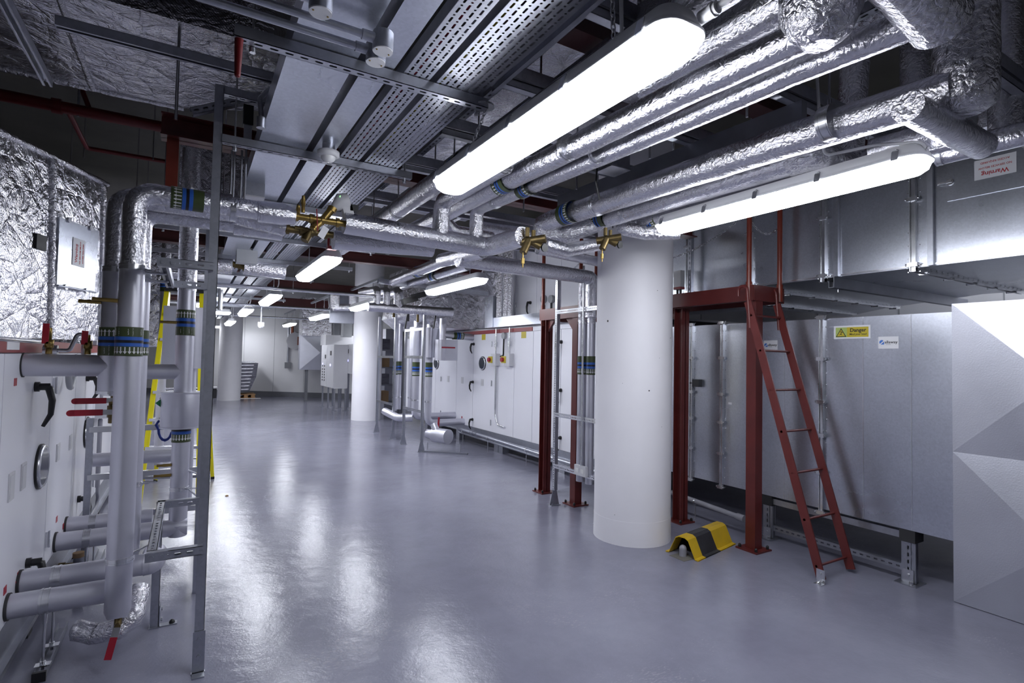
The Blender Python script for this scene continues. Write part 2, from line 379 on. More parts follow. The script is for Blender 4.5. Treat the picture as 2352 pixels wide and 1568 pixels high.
# ================================================================ setting
def slab(name, lo, hi, mat): return struct(MB().box(lo, hi).build(name, mat))
slab('floor', (-5.2, -3.2, -.12), (10.2, 30, 0), 'resin_floor')
slab('ceiling', (-5.2, -3.2, 4.0), (10.2, 30, 4.2), 'concrete')
slab('wall_left', (-3.6, -3.2, 0), (-3.4, 28, 4.0), 'concrete')
slab('wall_front', (-3.4, -3.0, 0), (8.6, -2.8, 4.0), 'wall_panel')
slab('wall_right', (8.6, -2.8, 0), (8.8, 28, 4.0), 'wall_panel')
wa, wb = V(.93, 23.1, 0), V(5.04, 19.9, 0); wd = (wb-wa).normalized(); wn = V(-wd.y, wd.x, 0)*1.0
if wn.y < 0: wn = -wn
m = MB(); A = wa-wd*5.5; B = wa+wd*8.6
m.bar(A+wn*.1+V(0, 0, 2), B+wn*.1+V(0, 0, 2), .2, 4.0, (0, 0, 1))
struct(m.build('wall_back', 'wall_panel'))
m = MB(); k = -5.0
while k < 8.4:
    p = wa+wd*k; m.bar(p-wn*.002+V(0, 0, .18), p-wn*.002+V(0, 0, 3.9), .012, .004, wn); k += 1.2
struct(m.build('trim_1', 'grey_plastic'))
m = MB(); m.bar(A-wn*.02+V(0, 0, .09), B-wn*.02+V(0, 0, .09), .04, .18, (0, 0, 1)); struct(m.build('baseboard_back', 'plinth_grey'))
m = MB()
for y in [-2+1.15*i for i in range(12)]: m.box((8.59, y-.006, 0), (8.6, y+.006, 4))
struct(m.build('trim_2', 'grey_plastic'))

# ---------------------------------------------------------------- round columns
def column(c, r, label):
    t = thing('round_column', label, 'column', (c[0], c[1], 0), 'round white columns')
    m = MB(); m.tube([V(c[0], c[1], z) for z in (.02, .2, 1.2, 2.4, 4.0)], r, 64, True); m.build('shaft', 'white_paint', t)
    m = MB(); m.tube([V(c[0], c[1], 0), V(c[0], c[1], .03), V(c[0], c[1], .205)], [r+.003, r+.003, r+.001], 64, True); m.build('base_band', 'white_paint', t)
    return t
cc = V(3.204, 3.379, 0); cdir = V(cc.x, cc.y, 0).normalized()
c1 = cc+cdir*.345
t = column((c1.x, c1.y), .335, 'large white round column in the foreground beside the red platform')
m = MB()
for px, py, s in ((1396, 737, .009), (1491, 897, .006), (1510, 667, .003), (1540, 776, .004), (1515, 822, .002), (1430, 880, .002), (1520, 980, .002), (1412, 1182, .003)):
    d = ray(px, py); a = d.x**2+d.y**2; bq = -2*(d.x*c1.x+d.y*c1.y); cq = c1.x**2+c1.y**2-.335**2
    dd = bq*bq-4*a*cq
    if dd < 0: continue
    q = CAM+d*((-bq-math.sqrt(dd))/(2*a)); nn = V(q.x-c1.x, q.y-c1.y, 0); m.disc(q-nn.normalized()*.001, nn, s, .0016, 10)
m.build('drilled_hole', 'dark_rubber', t)
column((3.75, 13.25), .35, 'white round column in the middle distance beside the control panels')
column((1.15, 20.35), .345, 'farthest white round column near the wrapped pallet')

# ================================================================ right: galvanised silencer box and duct
XB = 4.45
def flange(m, p, q, out, w=.055, t_=.03, studs=9):
    """duct flange rail running from p to q standing off along out"""
    p, q, out = V(p), V(q), V(out); d = (q-p).normalized(); sd = d.cross(out).normalized()
    for s_ in (-.5, .5): m.bar(p+out*t_*.5+sd*s_*w*.55, q+out*t_*.5+sd*s_*w*.55, .006, t_, out)
    m.bar(p+out*t_*.35, q+out*t_*.35, w*.4, t_*.7, out)
    n = max(2, int((q-p).length/.09))
    for k in range(n+1):
        c = p.lerp(q, k/n)
        for s_ in (-1, 1): m.disc(c+sd*s_*w*.62, out, .0045, .006, 6)
def cleat(m, c, d, out, w=.07):
    c, d, out = V(c), V(d).normalized(), V(out).normalized(); sd = d.cross(out).normalized()
    m.bar(c-sd*w*.55+out*.03, c+sd*w*.55+out*.03, .03, .02, out); m.tube([c-sd*w*.75+out*.03, c+sd*w*.75+out*.03], .006, 8)
    m.disc(c-sd*w*.6+out*.03, -sd, .011, .008, 6); m.disc(c+sd*w*.6+out*.03, sd, .011, .008, 6)

box = thing('silencer_box', 'long galvanised steel duct box low on the right behind the red ladder', 'duct', (XB+.9, 2.6, .38))
MB().box((XB, 1.6, .385), (XB+1.9, 4.35, 1.93)).build('casing', 'galvanised_sheet', box)
m = MB()
for px in (2094, 1983, 1801, 1842):
    if px in (1842,): continue
    y = UX(XB, px, 1000).y
    m.bar((XB-.001, y, .387), (XB-.001, y, 1.928), .004, .003, (1, 0, 0))
m.build('seam', 'zinc_bright', box)
for i, px in enumerate((1889, 1660, 1590)):
    y = UX(XB, px, 950).y; m = MB(); flange(m, (XB, y, .36), (XB, y, 1.955), (-1, 0, 0), .05, .028)
    m.build('flange', 'zinc_bright', box)
    for z in (.36, .68, .98, 1.25, 1.6, 1.94): m = MB(); cleat(m, (XB, y, z), (0, 0, 1), (-1, 0, 0), .055); m.build('cleat', 'zinc_bright', box)
m = MB(); yy = UX(XB, 1605, 880); m.box((XB-.05, yy.y-.04, yy.z-.035), (XB, yy.y+.04, yy.z+.04)); m.tube([(XB-.02, yy.y+.04, yy.z), (XB-.02, yy.y+.1, yy.z+.0)], .008, 8); plabel(m.build('sensor_box', 'dark_rubber', box), 'small dark sensor box')
m = MB(); yy = UX(XB, 1677, 926); m.box((XB-.003, yy.y-.018, yy.z-.009), (XB, yy.y+.018, yy.z+.009)); m.build('small_label', 'paper', box)

# support frame of the box
fr = thing('duct_stand', 'slotted zinc channel frame standing under the galvanised box beside the ladder', 'frame', (4.48, 2.45, 0))
for px, py in ((1765, 1235), (2085, 1340)):
    p = UZ(0, px, py); x, y = 4.485, p.y
    m = MB(); m.bar((x, y-.03, .01), (x, y-.03, .30), .02, .03, (0, 1, 0)); m.bar((x, y+.03, .01), (x, y+.03, .30), .02, .03, (0, 1, 0)); m.bar((x+.04, y, .01), (x+.04, y, .30), .012, .075, (0, 1, 0)); m.bar((x-.012, y, .01), (x-.012, y, .30), .002, .038, (1, 0, 0)) if 0 else None
    m.build('leg', 'galvanised', fr)
    m = MB(); m.bar((x-.014, y, .03), (x-.014, y, .30), .036, .003, (1, 0, 0)); m.build('leg_web', 'channel_slotted', fr)
    MB().box((x-.07, y-.07, 0), (x+.09, y+.07, .006)).build('base_plate', 'galvanised', fr)
    m = MB(); m.box((x-.02, y-.035, .006), (x-.016, y+.035, .10)); m.disc((x-.02, y, .06), (-1, 0, 0), .012, .008, 6); m.disc((x-.04, y-.03, .006), (0, 0, 1), .014, .02, 6); m.build('angle_bracket', 'zinc_bright', fr)
    m = MB(); m.box((x-.03, y-.05, .295), (x+.1, y+.05, .385)); plabel(m.build('corner_cap', 'dark_rubber', fr), 'dark corner cap')
ya, yb = UZ(0, 1765, 1235).y, UZ(0, 2085, 1340).y
m = MB(); m.bar((4.49, ya, .10), (4.49, yb, .10), .003, .042, (0, 0, 1)); m.build('slotted_rail', 'channel_slotted', fr)
m = MB(); m.bar((4.505, ya, .122), (4.505, yb, .122), .03, .003); m.bar((4.505, ya, .078), (4.505, yb, .078), .03, .003); m.bar((4.5, ya, .335), (4.5, yb, .335), .05, .05); m.build('top_rail', 'galvanised', fr)

# signs on the box
def sign_box(name, label, cat, px, py, w, h, t_=.004):
    c = UX(XB, px, py); t = thing(name, label, cat, (XB, c.y, c.z-h/2))
    MB().box((XB-t_, c.y-w/2, c.z-h/2), (XB-.0005, c.y+w/2, c.z+h/2)).build('backing_board', 'paper', t); return t, c
xd, yd = V(0, -1, 0), V(0, 0, 1)     # reading direction for faces looking towards -X
t, c = sign_box('danger_sign', 'yellow Danger Mind your head sign with black warning triangle on galvanised box', 'sign', 1957, 762.5, .272, .104)
x = XB-.0045
MB().box((x-.0004, c.y-.122, c.z-.039), (x, c.y+.122, c.z+.039)).build('yellow_field', 'sign_yellow', t)
MB().box((x-.0006, c.y+.036, c.z-.039), (x-.0002, c.y+.122, c.z+.039)).build('green_field', 'sign_green', t)
def tri(x, cy, cz, h, w): return [V(x, cy+w/2, cz-h/2), V(x, cy-w/2, cz-h/2), V(x, cy, cz+h/2)]
m = MB(); m.prism(tri(x-.0006, c.y+.08, c.z-.001, .07, .080), (-.0004, 0, 0)); tr_ = m.build('warning_triangle', 'ink_black', t)
m = MB(); m.prism(tri(x-.001, c.y+.08, c.z-.0035, .054, .062), (-.0004, 0, 0)); m.build('triangle_field', 'sign_yellow', tr_)
m = MB(); X2 = x-.0014
def q2(pts): m.prism([V(X2, c.y+.08-a, c.z-.003+b) for a, b in pts], (-.0004, 0, 0))
q2([(-.008, .006), (.004, .006), (.006, .009), (.002, .012), (-.006, .010)]); q2([(-.004, -.004), (.006, -.004), (.008, .003), (.002, .004), (-.003, 0)])
q2([(.008, -.002), (.014, .004), (.011, .006), (.006, .001)]); q2([(-.014, -.020), (-.002, -.014), (.006, -.019), (.006, -.012), (-.001, -.006), (-.006, -.010), (-.013, -.016)])
m.build('stooping_figure', 'ink_black', tr_)
text('Danger', .040, (x-.0006, c.y-.046, c.z+.014), xd, yd, 'ink_black', t, bold=.0009)
text('Mind your head', .0195, (x-.0006, c.y-.046, c.z-.017), xd, yd, 'ink_black', t, bold=.0003)
for px, py, lab in ((2040.6, 786.5, 'white maker plate with blue disc emblem to the right of the danger sign'), (1770, 793, 'white maker plate with blue disc emblem seen between the ladder rails')):
    t, c = sign_box('maker_plate', lab, 'sign', px, py, .135, .090, .002)
    x = XB-.0023
    n = 26; pts = [V(x, c.y+.044-.0165*math.cos(a), c.z+.003+.0165*math.sin(a)) for a in [math.pi*.25+math.pi*i/n for i in range(n+1)]]
    m = MB(); m.prism(pts, (-.0004, 0, 0)); m.prism([V(x, c.y+.044+.014*.6, c.z-.014), V(x, c.y+.028, c.z-.014), V(x, c.y+.028, c.z+.008)], (-.0004, 0, 0)); m.build('blue_emblem', 'ink_blue', t)
    text('allaway', .030, (x-.0002, c.y-.018, c.z+.003), xd, yd, 'ink_black', t, bold=.0003)
    text('acoustics', .009, (x-.0002, c.y+.0, c.z-.014), xd, yd, 'grey_plastic', t)

# ---- end box with pressed diamond folds
cap = thing('end_box', 'sheet metal box with pressed diamond folds at the right edge of the floor', 'duct', (4.9, 1.1, 0))
XC, Y0, Y1, Z1 = 4.40, -.25, 1.605, 1.98
m = MB(); m.box((XC+.012, Y0, .004), (XC+1.5, Y1-.004, Z1)); m.build('casing', 'stucco_sheet', cap)
m = MB(); h = Z1/2; W = 1.02
for z0 in (.004, h):
    for ys in (Y1, Y1-W):
        ye = max(ys-W, Y0); z1 = z0+h-.004 if z0 < .1 else Z1; cy, cz = (ys+ye)/2, (z0+z1)/2; cp = V(XC-.05, cy, cz)
        cs = [V(XC, ys, z0), V(XC, ye, z0), V(XC, ye, z1), V(XC, ys, z1)]
        for k in range(4): m.quad([cs[(k+1) % 4], cs[k], cp])
        m.prism([V(XC+.0005, ys, z0), V(XC+.0005, ye, z0), V(XC+.0005, ye, z1), V(XC+.0005, ys, z1)], (.011, 0, 0))
m.build('folded_panel', 'stucco_sheet', cap)

# ---- upper duct
XU, ZU, XF = 4.5, 2.27, 7.45
ud = thing('rectangular_duct', 'large galvanised rectangular duct overhead on the right above the box', 'duct', (6, 2.5, ZU))
MB().prism([V(XU, -.6, ZU), V(6.5, -.6, ZU), V(6.6, 2.16, ZU), V(7.4, 3.4, ZU), V(8.3, 4.3, ZU), V(XU, 4.3, ZU)], (0, 0, 1.28)).build('casing', 'galvanised_sheet', ud)
def xfar(y): return 6.6 if y < 2.16 else 6.6+(y-2.16)*.66
m = MB(); m.bar((XU-.004, -.6, ZU+.012), (XU-.004, 4.3, ZU+.012), .014, .012); m.build('bottom_seam', 'zinc_bright', ud)
for px, py in ((2100, 560), (1893, 600), (1726, 590), (1583, 600)):
    y = UX(XU, px, py).y
    m = MB(); flange(m, (XU, y, ZU-.03), (XU, y, 3.5), (-1, 0, 0), .06, .03); flange(m, (XU-.02, y, ZU), (xfar(y)+.02, y, ZU), (0, 0, -1), .06, .03); m.build('flange', 'zinc_bright', ud)
    for z in (ZU+.02, ZU+.5, ZU+.95): m = MB(); cleat(m, (XU, y, z), (0, 0, 1), (-1, 0, 0), .06); m.build('cleat', 'zinc_bright', ud)
    for xx in [XU+.15+.42*i for i in range(7) if XU+.15+.42*i < xfar(y)]: m = MB(); cleat(m, (xx, y, ZU), (1, 0, 0), (0, 0, -1), .05); m.build('cleat', 'zinc_bright', ud)
    if px in (2100, 1893):
        for pp, qq in (((XU-.002, y-.11, ZU), (XU-.002, y-.11, 3.5)),): m = MB(); m.bar(V(pp)-V(.016, 0, 0), V(qq)-V(.016, 0, 0), .035, .03, (1, 0, 0)); m.build('stiffener', 'galvanised', ud)
ch = thing('support_channel', 'deep zinc channel bolted across the underside of the overhead duct', 'channel', (XU, UX(XU, 1911, 662).y-.02, ZU-.09))
y = UX(XU, 1893, 600).y-.10
XF = 7.2; m = MB(); m.bar((XU-.04, y, ZU-.045), (XF-.2, y, ZU-.045), .006, .088); m.bar((XU-.04, y+.02, ZU-.087), (XF-.2, y+.02, ZU-.087), .044, .005); m.bar((XU-.04, y+.04, ZU-.06), (XF-.2, y+.04, ZU-.06), .005, .05); m.build('web', 'galvanised_dark', ch)
m = MB(); m.tube([(XU+.06, y+.02, ZU-.12), (XU+.06, y+.02, ZU-.04)], .006, 8); m.tube([(XF-.28, y+.02, ZU-.13), (XF-.28, y+.02, ZU-.04)], .006, 8); m.build('bolt', 'zinc_bright', ch)

# access door with upside-down warning label
c0 = UX(XU, 2177, 463); 
door = thing('access_panel', 'square access panel on the overhead duct carrying an upside-down warning label', 'panel', (XU, c0.y-.4, c0.z))
MB().box((XU-.012, c0.y-.9, c0.z), (XU, c0.y, c0.z+.62)).build('cover', 'galvanised_sheet', door)
m = MB()
for z in (c0.z+.13, c0.z+.42): m.disc((XU-.012, c0.y-.02, z), (-1, 0, 0), .022, .012, 14); m.bar((XU-.026, c0.y-.03, z), (XU-.026, c0.y+.05, z), .012, .006, (-1, 0, 0))
m.build('turn_catch', 'zinc_bright', door)
cs = UX(XU, 2287, 383)
lb = thing('warning_label', 'white label with red upside-down Warning lettering on the overhead access panel', 'label', (XU, cs.y, cs.z-.06))
MB().box((XU-.0145, cs.y-.108, cs.z-.066), (XU-.0122, cs.y+.108, cs.z+.066)).build('label_sheet', 'paper', lb)
x = XU-.0148; xr, yr = V(0, 1, 0), V(0, 0, -1)
text('Warning', .040, (x, cs.y+.0, cs.z-.034), xr, yr, 'ink_red', lb, bold=.0006)
text('NO SERVICES BELOW', .0178, (x, cs.y, cs.z+.006), xr, yr, 'ink_red', lb, bold=.0002)
text('ACCESS REQUIRED', .0178, (x, cs.y, cs.z+.040), xr, yr, 'ink_red', lb, bold=.0002)

# ================================================================ red platform, ladder, barrier
RO = 'red_oxide'
def Hbeam(m, p, q, w, h, up, t_=.008):
    p, q, up = V(p), V(q), V(up); d = (q-p).normalized(); s_ = d.cross(up).normalized()
    m.bar(p, q, t_, h, up); m.bar(p+up*(h/2-t_/2), q+up*(h/2-t_/2), w, t_, up); m.bar(p-up*(h/2-t_/2), q-up*(h/2-t_/2), w, t_, up)
def post(parent, x, y, h, w=.09, plate=.2, solid=True):
    m = MB()
    if solid: m.box((x-w/2, y-w/2, .012), (x+w/2, y+w/2, h))
    else: Hbeam(m, (x, y, .012), (x, y, h), w, w, (0, 1, 0))
    m.build('post', RO, parent)
    m = MB(); m.box((x-plate/2, y-plate/2, 0), (x+plate/2, y+plate/2, .012)); pl = m.build('base_plate', RO, parent)
    m = MB()
    for a in (-1, 1):
        for b_ in (-1, 1): m.tube([V(x+a*plate*.38, y+b_*plate*.38, .012), V(x+a*plate*.38, y+b_*plate*.38, .035)], .012, 8); m.dome(V(x+a*plate*.38, y+b_*plate*.38, .03), (0, 0, 1), .013, .014, 8, 3)
    plabel(m.build('bolt_cap', 'black_plastic', pl), 'black bolt caps')
plt = thing('platform', 'red painted steel platform with guard posts beside the foreground column', 'platform', (4.2, 3.4, 0))
PX0, PY0, PZ = 4.02, 2.83, 2.21
post(plt, 4.10, 2.875, PZ-.13)
post(plt, 4.16, 3.72, PZ-.13, .10, .2, False)
m = MB(); m.bar((PX0, PY0, PZ-.065), (PX0, 4.5, PZ-.065), .012, .13); m.bar((PX0+.03, PY0, PZ-.004), (PX0+.03, 4.5, PZ-.004), .06, .008); m.bar((PX0+.03, PY0, PZ-.126), (PX0+.03, 4.5, PZ-.126), .06, .008); m.build('side_beam', RO, plt)
m = MB(); m.bar((PX0, PY0, PZ-.065), (PX0+.40, PY0, PZ-.065), .012, .13); m.build('end_beam', RO, plt)
m = MB(); m.bar((PX0+.42, PY0, PZ-.065), (PX0+.42, 4.5, PZ-.065), .012, .13); m.build('side_beam', RO, plt)
m = MB(); m.box((PX0+.01, PY0+.01, PZ-.03), (PX0+.41, 4.5, PZ-.012)); plabel(m.build('deck', 'galvanised_dark', plt), 'dark grating deck')
for (x, y) in ((PX0+.01, PY0+.05), (PX0+.36, PY0+.0)):
    m = MB(); m.tube([(x, y, PZ-.02), (x, y, PZ+1.0)], .021, 16); m.tube([(x, y, PZ-.12), (x, y, PZ+.03)], .027, 16); plabel(m.build('guard_post', 'red_oxide_orange', plt), 'orange-red tubular guard post')
m = MB(); m.prism([V(4.16, 3.77, PZ-.13), V(4.16, 3.92, PZ-.13), V(4.16, 3.77, PZ-.28)], (.008, 0, 0)); m.build('gusset', RO, plt)

def chain_mesh(p, q, sag, link=.034, wire=.0028):
    m = MB(); p, q = V(p), V(q); n = max(4, int((q-p).length*1.03/(link*.72))); pts = []
    for k in range(n+1):
        t = k/n; c = p.lerp(q, t); c.z -= sag*4*t*(1-t); pts.append(c)
    for k in range(n):
        c = (pts[k]+pts[k+1])/2; d = (pts[k+1]-pts[k]).normalized(); ref = V(0, 0, 1) if abs(d.z) < .9 else V(1, 0, 0)
        a = d.cross(ref).normalized(); b_ = a.cross(d)
        if k % 2: a = b_
        hl, hw = link*.5, link*.26; loop = []
        for j in range(9):
            th = 2*math.pi*j/8; loop.append(c+d*(math.cos(th)*hl)+a*(math.sin(th)*hw))
        m.tube(loop, wire, 5, False)
    return m
m = chain_mesh((PX0+.01, PY0+.07, PZ+.62), (PX0+.01, 3.95, PZ+.36), .08); tag(m.build('safety_chain', 'zinc_bright'), 'long zinc chain hanging from the nearer guard post back towards the column', 'chain')
m = chain_mesh((PX0+.03, PY0+.05, PZ+.55), (PX0+.35, PY0+.02, PZ+.52), .07); tag(m.build('safety_chain', 'zinc_bright'), 'short zinc chain slung between the two guard posts over the ladder', 'chain')

# ladder
lad = thing('ladder', 'dark red steel ladder leaning against the platform end', 'ladder', (4.1, 2.2, 0))
fa, fb = UZ(0, 1887, 1340), UZ(0, 1950, 1316)
ta, tb = UY(2.76, 1737, 700), UY(2.76, 1785, 700)
fa.z = fb.z = .0
def railbar(a, b, nm):
    m = MB(); d = (b-a).normalized(); side = V(1, 0, 0); m.bar(a, b, .065, .012, side) ; o = m.build(nm, RO, lad); return d
ta = V(3.905, 2.80, 2.06); tb = V(4.295, 2.80, 2.06); fa = V(3.905, 2.20, 0.0); fb = V(4.295, 2.20, 0.0)
railbar(fa+V(0, 0, .03), ta, 'rail'); railbar(fb+V(0, 0, .03), tb, 'rail')
for a in (ta, tb):
    m = MB(); m.tube(bend([a+V(0, -.02, -.22), a+V(0, .01, .13), a+V(0, .09, .13), a+V(0, .09, .05)], .035), .012, 10); m.build('hook', RO, lad)
for (px, py) in ((1740, 727), (1805, 806), (1826, 895), (1851, 988), (1881, 1081), (1910, 1185), (1935, 1289)):
    # rung height from its place between the rails
    lo, hi = 0., 1.
    for _ in range(40):
        mid = (lo+hi)/2; p = ((fa+fb)/2).lerp((ta+tb)/2, mid); dd = p-CAM; yy_ = 784-F_PX*dd.dot(_u)/dd.dot(_w)
        if yy_ > py: lo = mid
        else: hi = mid
    a = fa.lerp(ta, lo); b_ = fb.lerp(tb, lo); MB().tube([a-V(.006, 0, 0), b_+V(.006, 0, 0)], .0095, 10).build('rung', RO, lad)
m = MB(); m.box((fa.x-.055, fa.y-.03, 0), (fa.x+.005, fa.y+.03, .005)); m.box((fa.x-.011, fa.y-.03, .005), (fa.x-.006, fa.y+.03, .10)); m.disc((fa.x-.011, fa.y, .07), (-1, 0, 0), .01, .006, 6); m.dome((fa.x-.035, fa.y, .005), (0, 0, 1), .016, .02); plabel(m.build('foot_bracket', 'zinc_bright', lad), 'zinc foot bracket')

# black and yellow pipe guard with the grey pipe stub under it
bar_ = thing('pipe_guard', 'black and yellow striped steel hump on the floor by the column', 'guard', (3.75, 3.0, 0))
a0 = UZ(0, 1537, 1263); a1 = UZ(0, 1604, 1290); b1 = UZ(0, 1690, 1250)
ax = (V(b1.x, b1.y, 0)-V(a1.x, a1.y, 0)); Lb = ax.length+.0; ax.normalize(); ac = V(a0.x-a1.x, a0.y-a1.y, 0); ac = (ac-ax*ac.dot(ax)); wb_ = ac.length; ac.normalize(); o_ = V(a1.x, a1.y, 0)
prof = [(0, 0), (.035, .004), (.085, .125), (.13, .155), (wb_-.13, .155), (wb_-.085, .125), (wb_-.035, .004), (wb_, 0)]
prof = [(0, .0), (.03, .004), (.09, .135), (.118, .15), (wb_-.118, .15), (wb_-.09, .135), (wb_-.03, .004), (wb_, .0)]
cuts = [0, .09, .34, Lb*1.0]
def guardpart(s0, s1, mat, nm):
    m = MB(); t_ = .008
    for k in range(len(prof)-1):
        (u0, z0), (u1, z1) = prof[k], prof[k+1]
        P = lambda u, z, s: o_+ac*u+ax*s+V(0, 0, z)
        m.quad([P(u0, z0+t_, s0), P(u1, z1+t_, s0), P(u1, z1+t_, s1), P(u0, z0+t_, s1)]); m.quad([P(u1, z1, s0), P(u0, z0, s0), P(u0, z0, s1), P(u1, z1, s1)])
        m.quad([P(u0, z0, s0), P(u1, z1, s0), P(u1, z1+t_, s0), P(u0, z0+t_, s0)]); m.quad([P(u1, z1, s1), P(u0, z0, s1), P(u0, z0+t_, s1), P(u1, z1+t_, s1)])
    return m.build(nm, mat, bar_)
guardpart(0, .12, 'safety_yellow', 'yellow_stripe'); guardpart(.12, .36, 'safety_black', 'black_stripe'); guardpart(.36, max(.55, Lb), 'safety_yellow', 'yellow_stripe')
gp = o_+ac*(wb_/2)+ax*.02
stub = thing('pipe_stub', 'short domed grey plastic pipe stub under the striped guard', 'pipe', gp)
m = MB(); m.tube([gp, gp+V(0, 0, .06)], .029, 18, False); m.dome(gp+V(0, 0, .06), (0, 0, 1), .029, .029); m.build('stub', 'grey_pvc', stub)
m = MB(); m.box((gp.x-.09, gp.y-.09, 0), (gp.x+.06, gp.y+.06, .003)); plabel(m.build('patch', 'concrete', stub), 'rough floor patch')
# low grey pipe behind the guard
a, b_ = V(4.30, 4.3, .16), V(4.33, 2.95, .10)
a = UX(4.33, 1590, 1148); b_ = UX(4.33, 1706, 1190)
t = thing('drain_pipe', 'low grey plastic drain pipe running behind the red platform posts', 'pipe', (4.33, 3.3, 0))
MB().tube([a+(a-b_)*.9, a, b_], .024, 16).build('pipe_run', 'grey_pvc', t); MB().tube([b_-(b_-a)*.1, b_+(b_-a)*.03], .032, 16).build('socket', 'grey_pvc', t)
p = UX(4.33, 1597, 1152); m = MB(); m.tube([(4.33, p.y, 0), (4.33, p.y, p.z)], .005, 8); m.tube([(4.33, p.y-.008, p.z), (4.33, p.y+.008, p.z)], .03, 16); m.build('support_stud', 'zinc_bright', t)

# second platform further back (left of the column)
p2 = thing('platform', 'farther red steel platform frame standing against the white plant left of the column', 'platform', (3.8, 4.9, 0))
xa, ya, yb2 = 3.60, 5.30, 4.70
post(p2, xa+.02, ya-.02, 2.03, .10, .2, False); post(p2, xa+.02, yb2-.02, 2.03, .09, .2)
zb = UX(3.57, 1243, 702).z
m = MB(); m.bar((3.57, 5.36, 2.08), (3.57, 4.2, 2.08), .012, .13); m.bar((3.60, 5.36, 2.141), (3.60, 4.2, 2.141), .06, .008); m.build('side_beam', RO, p2)
m = MB(); m.bar((3.57, 5.36, 2.08), (4.2, 5.36, 2.08), .012, .13); m.build('end_beam', RO, p2)
m = MB(); m.prism([V(3.60, 5.25, 2.015), V(3.60, 5.10, 2.015), V(3.60, 5.25, 1.86)], (.03, 0, 0)); m.build('gusset', RO, p2); m = MB(); m.prism([V(3.60, 4.73, 2.015), V(3.60, 4.88, 2.015), V(3.60, 4.73, 1.86)], (.03, 0, 0)); m.build('gusset', RO, p2)
for y in (5.34, 4.62, 4.36):
    m = MB(); m.tube([(3.60, y, 2.0), (3.60, y, 3.15)], .021, 14); m.tube([(3.60, y, 1.95), (3.60, y, 2.2)], .026, 14); plabel(m.build('guard_post', 'red_oxide_orange', p2), 'orange-red tubular guard post')
tag(chain_mesh((3.60, 5.34, 2.62), (3.60, 4.62, 2.62), .1, .034, .003).build('safety_chain', 'galvanised'), 'chain slung across the farther red platform', 'chain')
# ================================================================ air handling units
def dhandle(parent, c, out, s=.15, name='handle', down=1):
    """black lever handle: hub on the door and an arm curving down"""
    c, out = V(c), V(out); m = MB(); y = V(0, 1, 0)
    m.tube([c, c+out*.02], .026, 12); m.tube([c, c+out*.062], .0185, 12); pts = [c+out*.045, c+out*.060+V(0, 0, -.01), c+out*.074+V(0, 0, -.35*s), c+out*.070+V(0, 0, -.7*s), c+out*.040+V(0, 0, -s)]
    m.tube(pts, [.016, .018, .0155, .013, .009], 10); m.tube([c+out*.028, c+out*.062], .0185, 10)
    return m.build(name, 'black_plastic', parent)
def hinge(parent, c, out):
    c, out = V(c), V(out); m = MB(); m.bar(c+out*.006-V(0, 0, .045), c+out*.006+V(0, 0, .045), .028, .012, out); m.tube([c+out*.014-V(0, 0, .05), c+out*.014+V(0, 0, .05)], .007, 8)
    return m.build('hinge', 'zinc_bright', parent)
def porthole(parent, c, out, r=.115):
    c, out = V(c), V(out); m = MB(); m.tube([c, c+out*.016, c+out*.026, c+out*.022], [r, r, r*.93, r*.86], 36, True); o = m.build('porthole', 'zinc_bright', parent)
    m = MB(); m.tube([c+out*.015, c+out*.0235], r*.85, 36); m.build('pane', 'porthole_glass', o)
    m = MB(); m.tube([c, c+out*.012], r*1.05, 36); m.build('seal', 'black_plastic', o)
def plate(parent, c, out, w=.07, h=.13):
    c, out = V(c), V(out); m = MB(); m.bar(c+out*.003-V(0, 0, h/2), c+out*.003+V(0, 0, h/2), w, .006, out); m.bar(c+out*.005-V(0, 0, h/2-.012), c+out*.005+V(0, 0, h/2-.012), w-.02, .006, out)
    return m.build('blanking_plate', 'grey_panel', parent)

XL = -.70
al = thing('air_handling_unit', 'white panelled plant unit along the left wall behind the silver pipes', 'air handling unit', (-1.3, 5, .0))
MB().box((XL-1.3, 2.2, .26), (XL-.018, 11.0, 1.535)).build('casing', 'white_panel', al)
ys = [2.2] + [UX(XL, px, 950).y for px in (4, 116, 171, 213)] + [8.4, 9.7, 11.0]
for i in range(len(ys)-1):
    m = MB(); m.box((XL-.02, ys[i]+.006, .272), (XL, ys[i+1]-.006, 1.53)); m.build('door_panel', 'white_panel', al)
m = MB(); m.box((XL-.015, 3.02, 1.535), (XL+.003, 5.9, 1.60)); m.build('red_strip', 'signal_red', al)
MB().box((XL-1.25, 2.2, 1.56), (XL-.02, 11, 1.60)).build('top_cover', 'grey_panel', al)
m = MB(); m.box((XL-.10, 2.2, .05), (XL-.02, 11, .26)); m.bar((XL-.03, 2.2, .235), (XL-.03, 11, .235), .05, .05); m.bar((XL-.03, 2.2, .06), (XL-.03, 11, .06), .08, .03); m.build('base_rail', 'galvanised_dark', al)
for y in [2.6+1.3*i for i in range(7)]: MB().box((XL-.12, y-.05, 0), (XL+.0, y+.05, .05)).build('foot', 'dark_rubber', al)
out = V(1, 0, 0)
for px, py in ((90, 1071), (197, 992)): porthole(al, UX(XL, px, py), out, .118)
for px, py, s in ((80, 888, .21), (178, 1146, .20), (60, 1293, .19), (198, 868, .18)): dhandle(al, UX(XL, px, py), out, s)
for px, py in ((105, 1238), (209, 1105), (122, 885)): hinge(al, UX(XL, px, py), out)
for px, py, w, h in ((24, 1117, .09, .13), (52, 1093, .09, .13), (132, 1038, .09, .11), (161, 1015, .09, .10), (198, 943, .09, .14)): plate(al, UX(XL, px, py), out, w, h)
c = UX(XL, 28, 797); m = MB(); m.box((XL+.003, c.y-.1, 1.548), (XL+.005, c.y+.1, 1.59)); m.build('name_label', 'paper', al)
